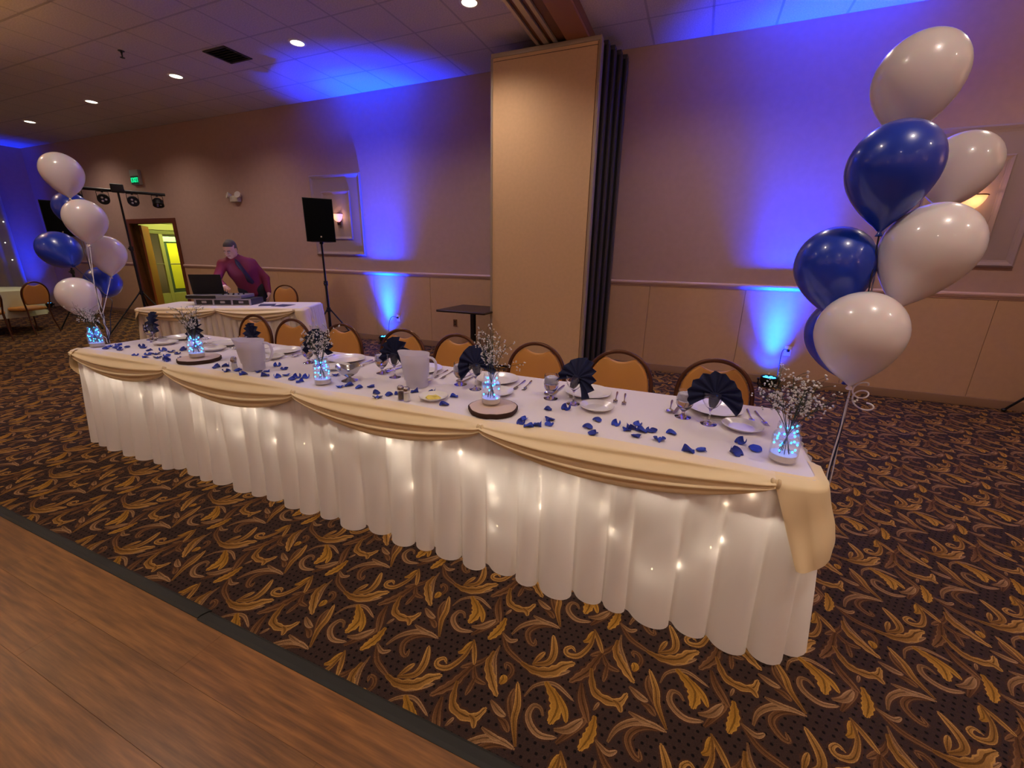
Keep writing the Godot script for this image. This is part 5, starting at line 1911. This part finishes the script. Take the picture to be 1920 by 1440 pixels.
	for s in [[sL, eL, wL], [sR, eR, wR]]:
		sh.bone(neck - V(0, 0.06, 0.0), s[0], 0.078, 0.070, 0.05)
		sh.bone(s[0], s[1], 0.068, 0.057, 0.03)
		sh.bone(s[1], s[1].lerp(s[2], 0.94), 0.06, 0.041, 0.02)
	var sg := Geo.new()
	sh.into(sg)
	part(o, "shirt", sg, mat(rgb(112, 14, 42), 0.7))
	# tie down the front
	var tie := Geo.new()
	var rows := []
	var fwd := V(0, 0, 1)
	for q in [[0.0, 0.016], [0.04, 0.02], [0.07, 0.014], [0.2, 0.03], [0.6, 0.04], [0.92, 0.046], [1.0, 0.004]]:
		var c := neck.lerp(hip + V(0.01, 0.06, 0), q[0])
		var z: float = c.z + [0.078, 0.09, 0.112, 0.145, 0.165, 0.16, 0.158][rows.size()]
		rows.append(PackedVector3Array([V(c.x - q[1], c.y, z - 0.006), V(c.x, c.y, z + 0.006), V(c.x + q[1], c.y, z - 0.006), V(c.x, c.y, z - 0.012)]))
	tie.grid(rows, true)
	part(o, "tie", tie, mat(rgb(34, 16, 44), 0.5))
	# trousers and shoes
	var tr := Field.new(V(-0.3, 0.0, -0.28), V(0.3, 1.05, 0.3), 0.016)
	tr.bone(hip - V(0.05, 0.02, 0), hip + V(0.05, -0.02, 0), 0.14, 0.14, 0.05, V(0.9, 1, 1.1))
	for s in [-1, 1]:
		tr.bone(V(s * 0.085, 0.9, 0), V(s * 0.1, 0.5, 0.02), 0.105, 0.078)
		tr.bone(V(s * 0.1, 0.5, 0.02), V(s * 0.11, 0.1, -0.02), 0.078, 0.068)
	var tg := Geo.new()
	tr.into(tg)
	part(o, "trousers", tg, mat(rgb(20, 18, 22), 0.8))
	for s in [-1, 1]:
		var sf := Field.new(V(s * 0.115 - 0.1, -0.01, -0.15), V(s * 0.115 + 0.1, 0.16, 0.25), 0.012)
		sf.bone(V(s * 0.11, 0.055, -0.03), V(s * 0.12, 0.046, 0.15), 0.053, 0.044)
		var gg := Geo.new()
		sf.into(gg)
		part(o, "shoe", gg, M.black)

# ------------------------------------------------------------------ far left of the room
func far_left() -> void:
	var t := thing("round_table", "round table with a pale cloth at the far left edge", "table", V(-7.45, 0, -1.75))
	var g := Geo.new()
	var rows := []
	for p in [[0.0, TOP], [0.7, TOP], [0.715, 0.75], [0.73, 0.5], [0.75, 0.3]]:
		var row := PackedVector3Array()
		for k in 72:
			var a := TAU * k / 72
			var r: float = p[0] * (1.0 + (0.03 * sin(a * 12) * (TOP - p[1]) * 2 if p[0] > 0.71 else 0.0))
			row.append(V(cos(a) * r, p[1], sin(a) * r))
		rows.append(row)
	g.grid(rows, true)
	g.fix(0)
	part(t, "cloth", g, mat(rgb(206, 206, 170), 0.85))
	var c := Geo.new()
	c.tube(PackedVector3Array([V(0, 0.0, 0), V(0, 0.74, 0)]), 0.05, 12)
	part(t, "pedestal", c, M.black)
	# sheer curtain along the end wall with points of light
	var cu := thing("sheer_curtain", "sheer curtain with tiny lights along the far end wall", "curtain", V(-11.42, 0, 0))
	var s := Geo.new()
	rows = []
	for j in 9:
		var row := PackedVector3Array()
		for i in 161:
			var u := i / 160.0
			row.append(V(0.05 * sin(u * 95.0) * (0.5 + 0.5 * j / 8.0), lerpf(3.78, 0.03, j / 8.0), lerpf(-3.72, 0.5, u)))
		rows.append(row)
	s.grid(rows)
	var cm := mat(rgb(176, 168, 164), 0.8)
	cm.backlight_enabled = true; cm.backlight = Color(0.4, 0.4, 0.4)
	part(cu, "sheer", s, cm)
	var bm := Geo.new()
	bm.ball(Vector3.ZERO, V(0.012, 0.012, 0.012), 8, 6)
	var mesh := bm.mesh()
	for p in [V(0.1, 2.08, -3.6), V(0.1, 1.6, -3.52), V(0.1, 1.2, -3.55), V(0.1, 2.5, -3.3), V(0.1, 1.8, -3.0)]:
		part(cu, "light_point", mesh, M.lamp, p)
